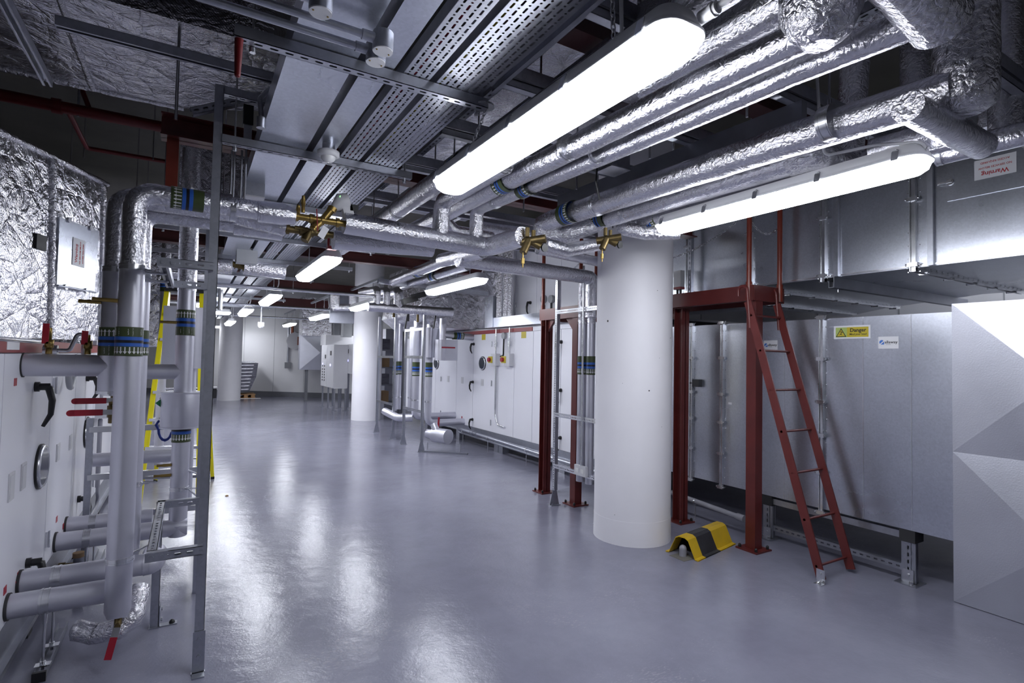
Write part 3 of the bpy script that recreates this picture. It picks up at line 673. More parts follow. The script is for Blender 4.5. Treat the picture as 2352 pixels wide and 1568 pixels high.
for px, py in ((130, 1192), (145, 1208), (42, 1320), (11, 1355), (35, 877), (38, 1340)):
    c = UX(XL, px, py); m = MB(); m.box((XL, c.y-.022, c.z-.018), (XL+.002, c.y+.022, c.z+.018)); m.build('red_tag', 'lever_red', al)
# things fixed on the unit
c = UX(XL, 222, 937); t = thing('isolator_switch', 'grey isolator box with yellow and red rotary switch behind the left silver pipes', 'switch', (XL+.02, c.y, c.z-.08))
MB().box((XL, c.y-.09, c.z-.085), (XL+.09, c.y+.09, c.z+.085)).build('box', 'grey_panel', t)
MB().box((XL+.09, c.y-.04, c.z-.045), (XL+.105, c.y+.04, c.z+.045)).build('yellow_plate', 'sign_yellow', t); MB().disc((XL+.105, c.y, c.z), (1, 0, 0), .028, .03, 16).build('red_knob', 'lever_red', t)
m = MB(); m.tube(bend([(XL+.03, c.y, c.z-.085), (XL+.03, c.y, c.z-.75), (XL+.03, c.y+.12, c.z-.86), (XL+.01, c.y-.25, c.z-.9)], .05), .013, 10); m.tube([(XL+.03, c.y, c.z+.085), (XL+.03, c.y, 1.52)], .013, 10); m.tube([(XL+.03, c.y, c.z-.10), (XL+.03, c.y, c.z-.7)], .018, 12); m.build('conduit', 'grey_pvc', t)
# flexible grey conduit loop
c = UX(XL, 140, 868)
m = MB(); P = []
for k in range(15):
    th = math.pi*k/14; P.append(V(XL+.05, c.y+.09*math.cos(th), c.z+.05-.11*math.sin(th)))
m.tube(P, .017, 10); tag(m.build('flexible_conduit', 'grey_plastic'), 'loop of ribbed grey flexible conduit under the horizontal pipe on the left plant', 'conduit')

# ---------------------------------------------------------------- foil-wrapped ducts on the left
fd = V(math.sin(R(19)), math.cos(R(19)), 0); fn = V(fd.y, -fd.x, 0)     # run direction and outward normal of the slanting duct face
fp = V(-.64, 5.35, 0)
def UF(px, py):
    d = ray(px, py); t_ = (fp-CAM).dot(fn)/d.dot(fn); return CAM+d*t_
duct = thing('insulated_duct', 'large foil-wrapped duct above the left plant with an access panel in its side', 'duct', (-1.6, 4.6, 1.62))
pts = [UF(-70, 772), UF(246, 783), UF(247, 424), UF(128, 364), UF(-70, 268)]
m = MB(); m.prism(pts, -fn*1.3); m.build('foil_wrap', 'foil_duct', duct)
# rounded ridges / tape lines
m = MB()
for a_, b_ in (((120, 362), (116, 772)), ((236, 424), (232, 780))):
    m.tube([UF(*a_)+fn*.0, UF(*b_)+fn*.0], .028, 10, True, .12, .05)
m.tube([UF(-70, 268), UF(128, 364), UF(247, 424)], .02, 8, True, .2, .05)
m.build('foil_seam', 'foil_rough', duct)
c4 = [UF(117, 655), UF(205, 671), UF(216, 531), UF(124, 497)]
m = MB(); m.prism([p+fn*.0 for p in c4], fn*.035); pn = m.build('access_panel', 'galvanised_sheet', duct)
MB().tube([c4[0]+fn*.04, c4[1]+fn*.04], .008, 8).build('edge_rod', 'galvanised', pn)
for t_ in (.2, .75):
    for ca, cb in ((0, 1), (3, 2)): q = c4[ca].lerp(c4[cb], t_); MB().disc(q+fn*.03, fn, .02, .015, 10).build('catch', 'zinc_bright', pn)
w4 = [UF(153, 610), UF(181, 612.5), UF(182, 551), UF(153, 544.5)]; w4 = [p+fn*.0365 for p in w4]; wc = sum(w4, V(0, 0, 0))/4
lb = thing('warning_label', 'white label with red Warning lettering turned sideways on the left foil duct panel', 'label', wc-V(0, 0, .1))
wv = V(0, 0, 1)*((w4[3].z-w4[0].z+w4[2].z-w4[1].z)/2); wh = fd*((w4[1]-w4[0]).dot(fd)+(w4[2]-w4[3]).dot(fd))/2
m = MB(); m.prism([wc-wh/2-wv/2, wc+wh/2-wv/2, wc+wh/2+wv/2, wc-wh/2+wv/2], fn*.002); m.build('label_sheet', 'paper', lb)
tx, ty = V(0, 0, 1), -fd
hh = wh.length; base = wc+fn*.0024; sz = wv.length
text('Warning', sz*.19, base-fd*hh*.20-V(0, 0, sz*.05), tx, ty, 'ink_red', lb, bold=.0012)
text('NO SERVICES BELOW', sz*.086, base+fd*hh*.10, tx, ty, 'ink_red', lb, bold=.0005)
text('ACCESS REQUIRED', sz*.086, base+fd*hh*.34, tx, ty, 'ink_red', lb, bold=.0005)
m = MB(); c = UF(90, 556); m.bar(c-V(0, 0, .05), c+V(0, 0, .05), .1, .03, fn); m.build('sensor_cap', 'dark_rubber', duct)
# duct continuing behind the pipes
m = MB(); a_, b_ = UY(7.2, 336, 800), UY(7.2, 372, 640)
t = thing('insulated_duct', 'foil-wrapped duct far behind the yellow stepladder', 'duct', (-.9, 8, 1.6)); m = MB(); m.box((-1.9, 7.4, 1.62), (-.28, 8.7, 3.1)); m.build('foil_wrap', 'foil_duct', t)

# soffit duct upper left
zs = 3.3
t = thing('insulated_duct', 'wide foil-wrapped duct crossing high in the upper left corner', 'duct', (-1.2, 3.8, zs))
p = [UZ(zs, -120, 130), UZ(zs, 395, 245), UZ(zs, 640, 145), UZ(zs, 250, -5)]
y1, y0 = 4.5, 3.32
m = MB(); m.prism([V(-3.38, y0, zs), V(.35, y0, zs), V(.72, y1-.45, zs), V(-.1, y1, zs), V(-3.38, y1, zs)][::-1], (0, 0, .6)); m.build('foil_wrap', 'foil_duct', t)
m = MB()
for xx in (-2.6, -1.5, -.62): m.tube([(xx, y0, zs), (xx, y1, zs)], .02, 8, True, .2, .05)
m.tube([(-3.36, y1, zs), (-.1, y1, zs)], .02, 8, True, .2, .05); m.build('foil_seam', 'foil_rough', t)
t = thing('insulated_duct', 'second foil-wrapped duct at the top edge beyond the conduits', 'duct', (-.3, 2.2, zs)); m = MB(); m.box((-3.35, 1.2, zs), (.42, 2.95, zs+.6)); m.build('foil_wrap', 'foil_duct', t)
t = thing('insulated_duct', 'foil-wrapped duct behind the tall strut above the left pipes', 'duct', (.1, 5, 2.9)); m = MB(); m.box((-.12, 4.9, 2.72), (.95, 6.0, 3.3)); m.build('foil_wrap', 'foil_duct', t)

# ================================================================ left riser pipes
SC, FO = 'silver_cladding', 'foil_pipe'
rr_ = .056
zf = 1.975
A1, A2, A3, A4 = V(-.268, 3.32, 0), V(-.352, 3.48, 0), V(-.262, 3.66, 0), V(-.037, 4.465, 0)
P = lambda a, z: V(a.x, a.y, z)
up = V(0, 0, 1)
zH = 2.335
g1 = 'silver riser pipes in front of the left plant'
cl = [(P(A1, zf), up, rr_, P(A1, zf)+V(.14, 0, -.02)), (P(A1, .52), up, rr_, P(A1, .52)+V(.15, .01, .06))]
p1 = pipe('insulated_pipe', 'front silver riser pipe with downward arrows, nearest of the left risers', 'pipe',
     [('metal_cladding', SC, [P(A1, .27), P(A1, zf)], rr_), ('foil_lagging', FO, bend([P(A1, zf), P(A1, zH+.03), V(.30, 3.36, zH+.03)], .085), rr_-.003)], P(A1, .2), g1,
     [(P(A1, 1.60), -up, rr_, .145, True), (V(UY(3.34, 430, 462).x, 3.337, zH+.03), V(-1, -.07, 0), rr_-.002, .15, True)], cl)
m = MB(); m.tube([P(A1, .27)+V(0, 0, 0), P(A1, .235)+V(0, -.012, 0)], [rr_, rr_*.75], 22); m.build('mitred_end', SC, p1)
for z in (1.28, 1.33):
    m = MB(); m.tube([P(A1, z), P(A1, z+.003)], rr_+.001, 24); m.build('cladding_joint', SC, p1)
H1a = UX(XL, 14, 1397)
p2_ = pipe('insulated_pipe', 'second silver riser pipe with upward arrows, left of and behind the front riser', 'pipe',
     [('metal_cladding', SC, [P(A2, 1.33), P(A2, zf)], rr_), ('foil_lagging', FO, bend([P(A2, zf), P(A2, zH+.03), V(.25, 3.50, zH+.03)], .08), rr_-.003)], P(A2, 1.33), g1,
     [(P(A2, 1.60), up, rr_, .145, True)], [(P(A2, zf), up, rr_)])
m = MB(); m.tube([(XL+.004, 3.48, 1.475), (A2.x, 3.48, 1.475)], rr_-.001, 24); m.build('side_branch', SC, p2_)
m = MB(); m.tube([(-.50, 3.48, 1.475), (-.494, 3.48, 1.475)], rr_+.001, 24); m.build('cladding_joint', SC, p2_)
m = MB(); m.tube([(XL+.0, 3.48, 1.475), (XL+.006, 3.48, 1.475)], rr_+.004, 24); m.build('rubber_collar', 'dark_rubber', p2_)
p3_ = pipe('insulated_pipe', 'third silver riser pipe showing right behind the front riser', 'pipe',
     [('metal_cladding', SC, bend([V(-.40, 3.62, .36), V(A3.x, 3.66, .36), P(A3, zf)], .09), rr_), ('foil_lagging', FO, bend([P(A3, zf), P(A3, zH), V(.25, 3.66, zH)], .08), rr_-.003)], P(A3, .3), g1,
     [(P(A3, 1.60), -up, rr_, .14, True)], [(P(A3, zf), up, rr_), (P(A3, .82), up, rr_, P(A3, .82)+V(.12, 0, .0))])
zc4, zb4, zb5 = UY(4.465, 430, 668).z, UY(4.465, 422, 741).z, UY(4.465, 410, 986).z
p4_ = pipe('insulated_pipe', 'silver riser pipe with upward arrows behind the tall strut frame', 'pipe',
     [('metal_cladding', SC, [P(A4, .30), P(A4, zc4)], rr_), ('foil_lagging', FO, [P(A4, zc4), P(A4, 3.0)], rr_+.004)], P(A4, .3), g1,
     [(P(A4, zb4), up, rr_, .18, True), (P(A4, zb5), -up, rr_, .17, True)], [(P(A4, .60), up, rr_, P(A4, .60)+V(.11, -.1, .01)), (P(A4, 2.66), up, rr_+.004)])
m = MB(); m.tube([(XL+.3, 4.465, 1.415), (A4.x, 4.465, 1.415)], rr_-.004, 24); m.build('side_branch', SC, p4_)
m = MB(); m.tube([P(A4, 1.03), P(A4, 1.04), P(A4, 1.26), P(A4, 1.27)], [.128, .130, .130, .128], 32); m.tube([P(A4, 1.265), P(A4, 1.275)], .134, 32); m.tube([P(A4, 1.025), P(A4, 1.035)], .134, 32); bx_ = m.build('valve_box', SC, p4_)
m = MB()
for z in (1.08, 1.22):
    for an in (2.7, 5.9): m.disc(P(A4, z)+V(math.cos(an), math.sin(an), 0)*.128, (math.cos(an), math.sin(an), 0), .012, .02, 8); m.tube([P(A4, z-.02)+V(math.cos(an), math.sin(an), 0)*.13, P(A4, z+.02)+V(math.cos(an), math.sin(an), 0)*.13], .004, 6)
m.build('toggle_latch', 'zinc_bright', bx_)
m = MB(); q = P(A4, 1.20)+V(-.12, -.02, 0); m.prism([q, q+V(-.04, 0, 0), q+V(0, 0, .035)], (0, .003, 0)); m.prism([q, q+V(-.04, 0, 0), q+V(0, 0, -.035)], (0, .003, 0)); m.build('flow_arrow_tag', 'green_tag', bx_)
# tiny lettering on the near bands
for a_, z, s_ in ((A1, 1.648, 'MTG\nFLOW'), (A1, 1.648, 'MTG\nFLOW'), (A2, 1.553, 'MTG\nRETURN')):
    pass
def bandtext(par, a_, z, s_, ang, size=.0145):
    d = V(math.cos(ang), math.sin(ang), 0); text(s_, size, P(a_, z)+d*(rr_+.003), (0, 0, 1), V(-d.y, d.x, 0)*-1, 'ink_white', par, 'band_lettering', depth=.0002)
base_an = math.atan2(-3.3, .27)
for k, da in enumerate((-.95, .1, 1.1)): bandtext(p1, A1, 1.648, 'MTG\nFLOW', base_an+da)
bandtext(p2_, A2, 1.553, 'MTG\nRETURN', base_an-.35)
bandtext(p4_, A4, zb4-.06, 'MTG\nRETURN', base_an-.4, .014); bandtext(p4_, A4, zb4-.06, 'MTG\nRETURN', base_an+.5, .014)

# lower horizontal branches from the plant
def branch(label, px, py, y, xend, z, supp):
    x0 = XL+.006; t = thing('insulated_pipe', label, 'pipe', (x0, y, z-.05), 'low horizontal silver pipes from the left plant')
    MB().tube([(x0, y, z), (xend, y, z)], rr_, 24).build('metal_cladding', SC, t)
    m = MB(); m.tube([(XL, y, z), (XL+.012, y, z)], rr_+.006, 24); m.build('rubber_collar', 'dark_rubber', t)
    clamp_ring((supp, y, z), (1, 0, 0), rr_, t, None, .04); return t
yb_ = [3.40, 3.60, 4.44, 4.78]; zb_ = [.345, .385, .335, .345]
xs_ = [UY(3.40, 105, 1380).x, UY(3.60, 130, 1330).x, UY(4.44, 200, 1235).x, UY(4.78, 213, 1200).x]
branch('nearest low silver pipe from the left plant, ending at the front riser', 0, 0, yb_[0], A1.x-.03, zb_[0], xs_[0])
t = branch('second low silver pipe from the left plant, bending up beside the front riser', 0, 0, yb_[1], A1.x+.09, zb_[1], xs_[1])
m = MB(); m.tube([(A1.x+.085, yb_[1], zb_[1]), (A1.x+.115, yb_[1], zb_[1]+.0)], [rr_+.004, rr_+.001], 24); m.tube(bend([(A1.x+.09, yb_[1], zb_[1]), (A1.x+.13, yb_[1]+.0, zb_[1]), (A1.x+.13, yb_[1]+.12, zb_[1]+.02)], .03), rr_+.002, 20); m.build('elbow', SC, t)
t = branch('third low silver pipe from the left plant, mitred into the riser behind the frame', 0, 0, yb_[2], A4.x+.0, zb_[2], xs_[2])
m = MB(); m.tube([(A4.x-.05, yb_[2], zb_[2]), (A4.x+.058, yb_[2], zb_[2]-.0)], [rr_, rr_*.98], 24); m.tube([(A4.x, yb_[2], zb_[2]-.056), (A4.x, yb_[2], zb_[2]+.02)], rr_, 24); m.build('elbow', SC, t)
branch('fourth low silver pipe from the left plant, farthest of the four', 0, 0, yb_[3], -.20, zb_[3], xs_[3])
# floor rails and rods under the low pipes
def rail_support(label, x, y0, y1, studs):
    t = thing('pipe_support', label, 'support', (x, (y0+y1)/2, 0))
    m = MB(); m.bar((x, y0, .006), (x, y1, .006), .045, .008); m.bar((x-.020, y0, .022), (x-.020, y1, .022), .004, .036); m.bar((x+.020, y0, .022), (x+.020, y1, .022), .004, .036); m.build('channel_rail', 'galvanised_dark', t)
    for y, z in studs:
        m = MB(); m.tube([(x, y, .02), (x, y, z-rr_)], .006, 8); m.tube([(x, y, z-rr_-.05), (x, y, z-rr_)], .010, 8); m.build('threaded_rod', 'zinc_bright', t)
        m = MB(); m.box((x-.03, y-.02, .041), (x+.03, y+.02, .047)); m.tube([(x, y, .047), (x, y, .06)], .012, 6); m.build('channel_nut', 'zinc_bright', t)
    m = MB(); m.box((x-.026, y0-.012, 0), (x+.026, y0+.006, .045)); m.build('end_cap', 'black_plastic', t)
rail_support('near channel rail on the floor with two rods under the front low pipes', xs_[0], 3.33, 3.88, [(yb_[0], zb_[0]), (yb_[1], zb_[1])])
rail_support('farther channel rail on the floor under the third and fourth low pipes', xs_[2], 4.2, 5.2, [(yb_[2], zb_[2]), (yb_[3], zb_[3])])
# little stack under pipes: wooden cap, brass fitting
q = UZ(.10, 180, 1290); t = thing('drain_trap', 'orange-capped brown drain trap between the low pipes', 'drain', (q.x, q.y, 0)); m = MB(); m.tube([(q.x, q.y, 0), (q.x, q.y, .14)], .03, 16); m.build('body', 'galvanised_dark', t)
m = MB(); m.tube([(q.x, q.y, .135), (q.x, q.y, .165)], .034, 16); plabel(m.build('cap', 'cardboard', t), 'orange-brown cap'); m = MB(); m.tube([(XL-.02, q.y, .08), (q.x, q.y, .08)], .022, 14); m.tube([(q.x-.12, q.y, .08), (q.x-.07, q.y, .08)], .03, 10); m.build('brass_fitting', 'bronze', t)
# foil lump and valve with red lever under the front riser
t = thing('drain_valve', 'foil-wrapped drain valve with long red lever under the front riser', 'valve', (-.27, 3.3, .05))
m = MB(); m.tube(bend([(-.44, 3.42, .17), (-.36, 3.40, .14), (-.26, 3.36, .16), (-.20, 3.38, .20), (-.19, 3.5, .30)], .03), [.05]*0 or .047, 14, True, .10, .02); m.dome((-.44, 3.42, .17), (-1, .1, .2), .047, .025, 12); m.build('foil_wrap', 'foil_rough', t)
m = MB(); m.tube([(-.262, 3.31, .245), (-.262, 3.29, .21)], .016, 12); m.disc((-.262, 3.285, .21), (0, -1, 0), .014, .02, 8); m.build('stem', 'bronze', t)
m = MB(); m.bar((-.262, 3.27, .215), (-.272, 3.25, .165), .03, .004, (0, -1, 0)); m.build('lever_plate', 'zinc_bright', t)
m = MB(); m.bar((-.272, 3.25, .17), (-.292, 3.235, .075), .030, .008, (0, -1, .2)); lv = m.build('lever', 'lever_red', t)
# brass test points and ball valves around the risers
def test_point(label, p, d, ln=.07, r=.012):
    p, d = V(p), V(d).normalized(); m = MB(); m.tube([p, p+d*ln*.7], r, 6); m.tube([p+d*ln*.7, p+d*ln], r*.8, 8); m.tube([p+d*ln*.95, p+d*(ln+.012)], r*.9, 8)
    return tag(m.build('test_point', 'brass'), label, 'valve')
test_point('brass test point sticking out of the front riser to the left', P(A1, 1.80)+V(-.05, -.03, 0), (-1, -.05, .03), .09, .011)
test_point('brass test point on the second riser under the duct access panel', P(A2, 1.80)+V(-.05, -.03, 0), (-1, -.05, .0), .08, .011)
test_point('brass test point low on the riser behind the frame, upper of a pair', P(A4, .77)+V(-.05, -.02, 0), (-1, 0, 0), .075, .011)
test_point('brass test point low on the riser behind the frame, lower of a pair', P(A4, .70)+V(-.05, -.02, 0), (-1, 0, 0), .09, .011)
test_point('brass test point beside the top of the yellow stepladder', P(A4, 1.76)+V(-.05, -.02, 0), (-1, 0, 0), .09, .011)
def ball_valve(label, p, leverdir, nrm, ln=.12):
    p = V(p); ld = V(leverdir).normalized(); nr = V(nrm).normalized()
    t = thing('ball_valve', label, 'valve', p-V(0, 0, .05)); m = MB(); m.tube([p-V(0, 0, .06), p-V(0, 0, .03), p-V(0, 0, .03), p+V(0, 0, .03), p+V(0, 0, .03), p+V(0, 0, .05)], [.022, .022, .028, .028, .022, .022], 8); m.tube([p, p+nr*.04], .012, 10); m.build('body', 'bronze', t)
    m = MB(); m.bar(p+nr*.04-ld*.015, p+nr*.04+ld*.06, .026, .004, nr); m.disc(p+nr*.042, nr, .011, .008, 6); m.build('lever_plate', 'zinc_bright', t)
    m = MB(); q0, q1 = p+nr*.042+ld*.04, p+nr*.042+ld*(ln+.03); m.bar(q0, q1, .03, .010, nr); m.disc(q1-nr*.005, nr, .015, .010, 14); m.build('lever', 'lever_red', t); return t
q = P(A2, 1.26); ball_valve('brass ball valve with red lever pointing left, nearer of two below the mitred pipe', q+V(.02, -.02, -.02), (-1, 0, 0), (0, -1, 0), .14)
ball_valve('brass ball valve with red lever pointing left, farther of two below the mitred pipe', q+V(.02, .10, .03), (-1, 0, 0), (0, -1, 0), .14)
m = MB(); m.tube([q+V(0, 0, .085), q+V(0, 0, .07)], rr_+.004, 22); m.tube([q+V(0, 0, .075), q+V(0, 0, .06)], .03, 12); tag(m.build('pipe_collar', 'zinc_bright'), 'thin zinc collar closing the lower end of the second riser', 'collar')
for lab, px, py, hz in (('red-handled brass valve standing on top of the mitred horizontal pipe, left one', 112, 808, .13), ('red-handled brass valve standing on top of the mitred horizontal pipe, right one', 201, 812, .10)):
    q = UY(3.48, px, py); q.z = 1.531
    t = thing('gauge_valve', lab, 'valve', q); m = MB(); m.tube([q, q+V(0, 0, .03), q+V(0, 0, .03), q+V(0, 0, .07), q+V(0, 0, .07), q+V(0, 0, hz)], [.014, .014, .019, .019, .010, .010], 8); m.disc(q+V(0, -.015, .05), (0, -1, 0), .012, .01, 6); m.build('body', 'brass', t)
    m = MB(); m.bar(q+V(-.012, -.022, .05), q+V(-.010, -.022, hz+.02), .026, .006, (0, -1, 0)); m.build('lever', 'lever_red', t)
# air vent bracket on top of the plant
q = UY(3.75, 160, 805); m = MB(); m.tube(bend([q+V(-.09, 0, .0), q+V(.0, 0, 0), q+V(.03, 0, .09), q+V(.07, 0, .09)], .02), .011, 10); m.tube([q+V(-.11, 0, 0), q+V(-.05, 0, 0)], .028, 16); m.tube([q+V(.06, 0, .1), q+V(.06, 0, -.03)], .012, 10)
tag(m.build('cranked_conduit', 'zinc_bright'), 'cranked zinc conduit on the red strip between the two red-handled valves', 'conduit')
q = UX(XL, 218, 775); MBx = MB(); MBx.box((XL-.05, q.y-.12, 1.6), (XL+.03, q.y+.12, 1.72)); tag(MBx.build('junction_box', 'grey_panel'), 'pale grey junction box on top of the left plant under the foil duct', 'box')
m = MB(); m.tube([UX(XL, 0, 777)+V(0, -.6, .0), UX(XL, 102, 786)], .012, 10); tag(m.build('conduit', 'zinc_bright'), 'thin zinc conduit above the red strip of the left plant', 'conduit')

# ---------------------------------------------------------------- strut frame around the risers
fr = thing('pipe_rack', 'tall galvanised strut frame clamping the left riser pipes', 'frame', (.09, 3.08, 0))
def strut(m, p, q, up_, w=.041, h=.041, mi=0, smi=1):
    """C-profile strut with its slotted back towards up_"""
    p, q, up_ = V(p), V(q), V(up_).normalized(); d = (q-p).normalized(); s_ = d.cross(up_).normalized()
    m.bar(p+up_*(h/2-.00125), q+up_*(h/2-.00125), w, .0025, up_, mi, smi)
    for k in (-1, 1):
        m.bar(p+s_*k*(w/2-.00125), q+s_*k*(w/2-.00125), .0025, h, up_, mi); m.bar(p+s_*k*(w/2-.006)-up_*(h/2-.0015), q+s_*k*(w/2-.006)-up_*(h/2-.0015), .010, .003, up_, mi)
GS = ['galvanised', 'channel_slotted']
def foot(parent, x, y, dx, dy, h=.2):
    m = MB(); m.box((x-.025, y-.03, 0), (x+.025, y+.03, .006)); m.bar((x+dx*.024, y+dy*.024, .0), (x+dx*.024, y+dy*.024, h), .045 if dx else .045, .005, (dx, dy, 0)); m.bar((x+dx*.02, y+dy*.02, .003), (x+dx*.11, y+dy*.11, .003), .045, .006, (0, 0, 1))
    m.disc((x+dx*.03, y+dy*.03, h*.3), (dx, dy, 0), .010, .008, 6); m.disc((x+dx*.03, y+dy*.03, h*.8), (dx, dy, 0), .010, .008, 6); b_ = m.build('foot_bracket', 'galvanised', parent)
    m = MB(); m.dome((x+dx*.085, y+dy*.085, .006), (0, 0, 1), .015, .02); m.build('bolt_cap', 'black_plastic', b_)
xS = .082
m = MB(); strut(m, (xS, 3.08, .0), (xS, 3.08, 2.90), (1, 0, 0)); m.build('front_post', GS, fr)
m = MB(); strut(m, (xS, 4.08, .0), (xS, 4.08, 2.62), (1, 0, 0)); m.build('rear_post', GS, fr)
m = MB(); m.box((xS-.03, 3.045, .0), (xS+.03, 3.065, .006)); m.box((xS-.026, 3.052, 0), (xS+.026, 3.057, .20)); m.box((xS-.026, 3.0, 0), (xS+.026, 3.057, .006)); m.disc((xS, 3.052, .16), (0, -1, 0), .010, .006, 6); m.disc((xS, 3.052, .08), (0, -1, 0), .010, .006, 6); m.build('foot_bracket', 'galvanised', fr)
m = MB(); strut(m, (-.125, 3.68, 0), (-.125, 3.68, .575), (1, 0, 0)); m.build('short_post', GS, fr)
foot(fr, -.125, 3.68, 1, 0, .12)
for nm, z0, y in (('crossbar', .60, 3.08), ('crossbar', .60, 4.08), ('crossbar', 1.975, 3.08), ('crossbar', 1.985, 4.08)):
    m = MB(); strut(m, (-.146, y-.042, z0), (xS, y-.042, z0), (0, -1, 0)); m.build(nm, GS, fr)
    m = MB()
    for xx in (-.125, -.085): m.disc((xx, y-.063, z0), (0, -1, 0), .011, .007, 6)
    m.box((-.15, y-.066, z0-.021), (-.06, y-.0625, z0+.021)); m.build('corner_plate', 'galvanised', fr)
for z0 in (.60, 1.98):
    m = MB(); strut(m, (-.125, 3.05, z0), (-.125, 4.06, z0), (0, 0, 1)); m.build('side_rail', GS, fr)
m = MB(); strut(m, (xS-.02, 3.09, 2.885), (xS+.33, 3.09, 2.885), (0, 0, -1)); m.build('top_arm', GS, fr)
# stand-off rods
m = MB()
for z, a_ in ((zf-.02, A1), (zf-.02, A3), (1.93, A2)): m.tube([P(a_, z)+V(.05, 0, 0), V(-.12, a_.y, z)], .006, 8)
m.tube([P(A4, .72)+V(.05, 0, 0), V(xS, A4.y-.2, .72)], .006, 8); m.tube([P(A4, .60)+V(.05, -.02, 0), V(xS, 4.1, .60)], .006, 8); m.build('stand_off_rod', 'zinc_bright', fr)
# second frame behind (seen low, behind the riser) as crossbars between posts
f2 = thing('pipe_rack', 'lower galvanised strut frame behind the yellow stepladder', 'frame', (-.1, 5.3, 0))
for x_ in (.10, -.62): m = MB(); strut(m, (x_, 5.05, 0), (x_, 5.05, 1.05), (1, 0, 0)); m.build('post', GS, f2)
for z in (.32, .62, .97):
    m = MB(); strut(m, (-.62, 5.02, z), (.12, 5.02, z), (0, -1, 0)); m.build('crossbar', 'zinc_bright' if z != .97 else 'zinc_bright', f2) if 0 else None
    m.mi = [0]*len(m.mi); m.build('crossbar', 'zinc_bright', f2)

# ---------------------------------------------------------------- yellow stepladder
sl = thing('stepladder', 'yellow A-frame stepladder standing behind the left riser pipes', 'stepladder', (-.2, 6, 0))
F0, F1 = UZ(0, 318, 1165), UZ(0, 455, 1160); B0, B1 = UZ(0, 357, 1105), UZ(0, 488, 1099)
yT = (F0.y+B0.y)/2; T0, T1 = UY(yT, 384, 665), UY(yT, 464, 660)
T1.z = T0.z
def rail_(a, b_, nm, w=.07, d=.03):
    m = MB(); m.bar(a, b_, w*.45, d*1.6, (F0-B0).normalized()); m.build(nm, 'ladder_yellow', sl)
rail_(F0, T0, 'front_rail', .10); rail_(F1, T1, 'front_rail', .10); rail_(B0, T0+(B0-F0)*.1, 'rear_rail', .085); rail_(B1, T1+(B1-F1)*.1, 'rear_rail', .085)
for k in range(1, 8):
    t_ = k/8; a, b_ = F0.lerp(T0, t_), F1.lerp(T1, t_); m = MB(); m.bar(a, b_, .075, .03, (0, 0, 1)); m.build('step', 'zinc_bright', sl)
for t_ in (.12, .5): m = MB(); m.bar(B0.lerp(T0, t_), B1.lerp(T1, t_), .03, .02, (0, 0, 1)); m.build('rear_brace', 'zinc_bright', sl)
m = MB(); m.bar(T0+V(-.02, 0, 0), T1+V(.02, 0, 0), .16, .04, (0, 0, 1)); m.build('top_cap', 'black_plastic', sl)
m = MB()
for q in (F0, F1, B0, B1): m.box((q.x-.02, q.y-.03, 0), (q.x+.02, q.y+.03, .03))
m.build('rubber_foot', 'black_plastic', sl)
P_ = []
q = UY(4.9, 380, 985)
for k in range(17): th = 2*math.pi*k/16; P_.append(V(q.x+.055*math.sin(th)*(1.2 if math.cos(th) > 0 else .8), q.y, q.z+.085*math.cos(th)))
tag(MB().tube(P_, .009, 8, True, .15, .02).build('rope_loop', 'blue_rope'), 'small loop of blue rope hanging by the yellow ladder rail', 'rope')

# clad box pipe behind P4
t = pipe('insulated_pipe', 'silver clad cylinder housing behind the banded riser, beside the stepladder', 'pipe', [('metal_cladding', SC, [V(.02, 5.3, 1.42), V(.02, 5.3, 1.93)], .10), ('lower_pipe', SC, [V(.0, 5.3, .3), V(.0, 5.3, 1.42)], .05)], (.02, 5.3, .3))
m = MB(); m.box((-.20, 5.22, 1.42), (.02, 5.38, 1.93)); m.build('box_side', 'stucco_sheet', t)
pipe('insulated_pipe', 'short banded silver riser left of the stepladder top', 'pipe', [('metal_cladding', SC, [V(-.27, 7.2, .3), V(-.27, 7.2, 2.5)], .045), ('foil_lagging', FO, [V(-.27, 7.2, 2.5), V(-.27, 7.2, 3.2)], .05)], (-.27, 7.2, .3), None, [(V(-.27, 7.2, 2.30), up, .046, .14, True)])
pipe('insulated_pipe', 'low silver pipe run crossing behind the stepladder foot', 'pipe', [('metal_cladding', SC, [V(-.68, 5.55, .66), V(-.05, 5.55, .66), ], .055)], (-.68, 5.55, .6))
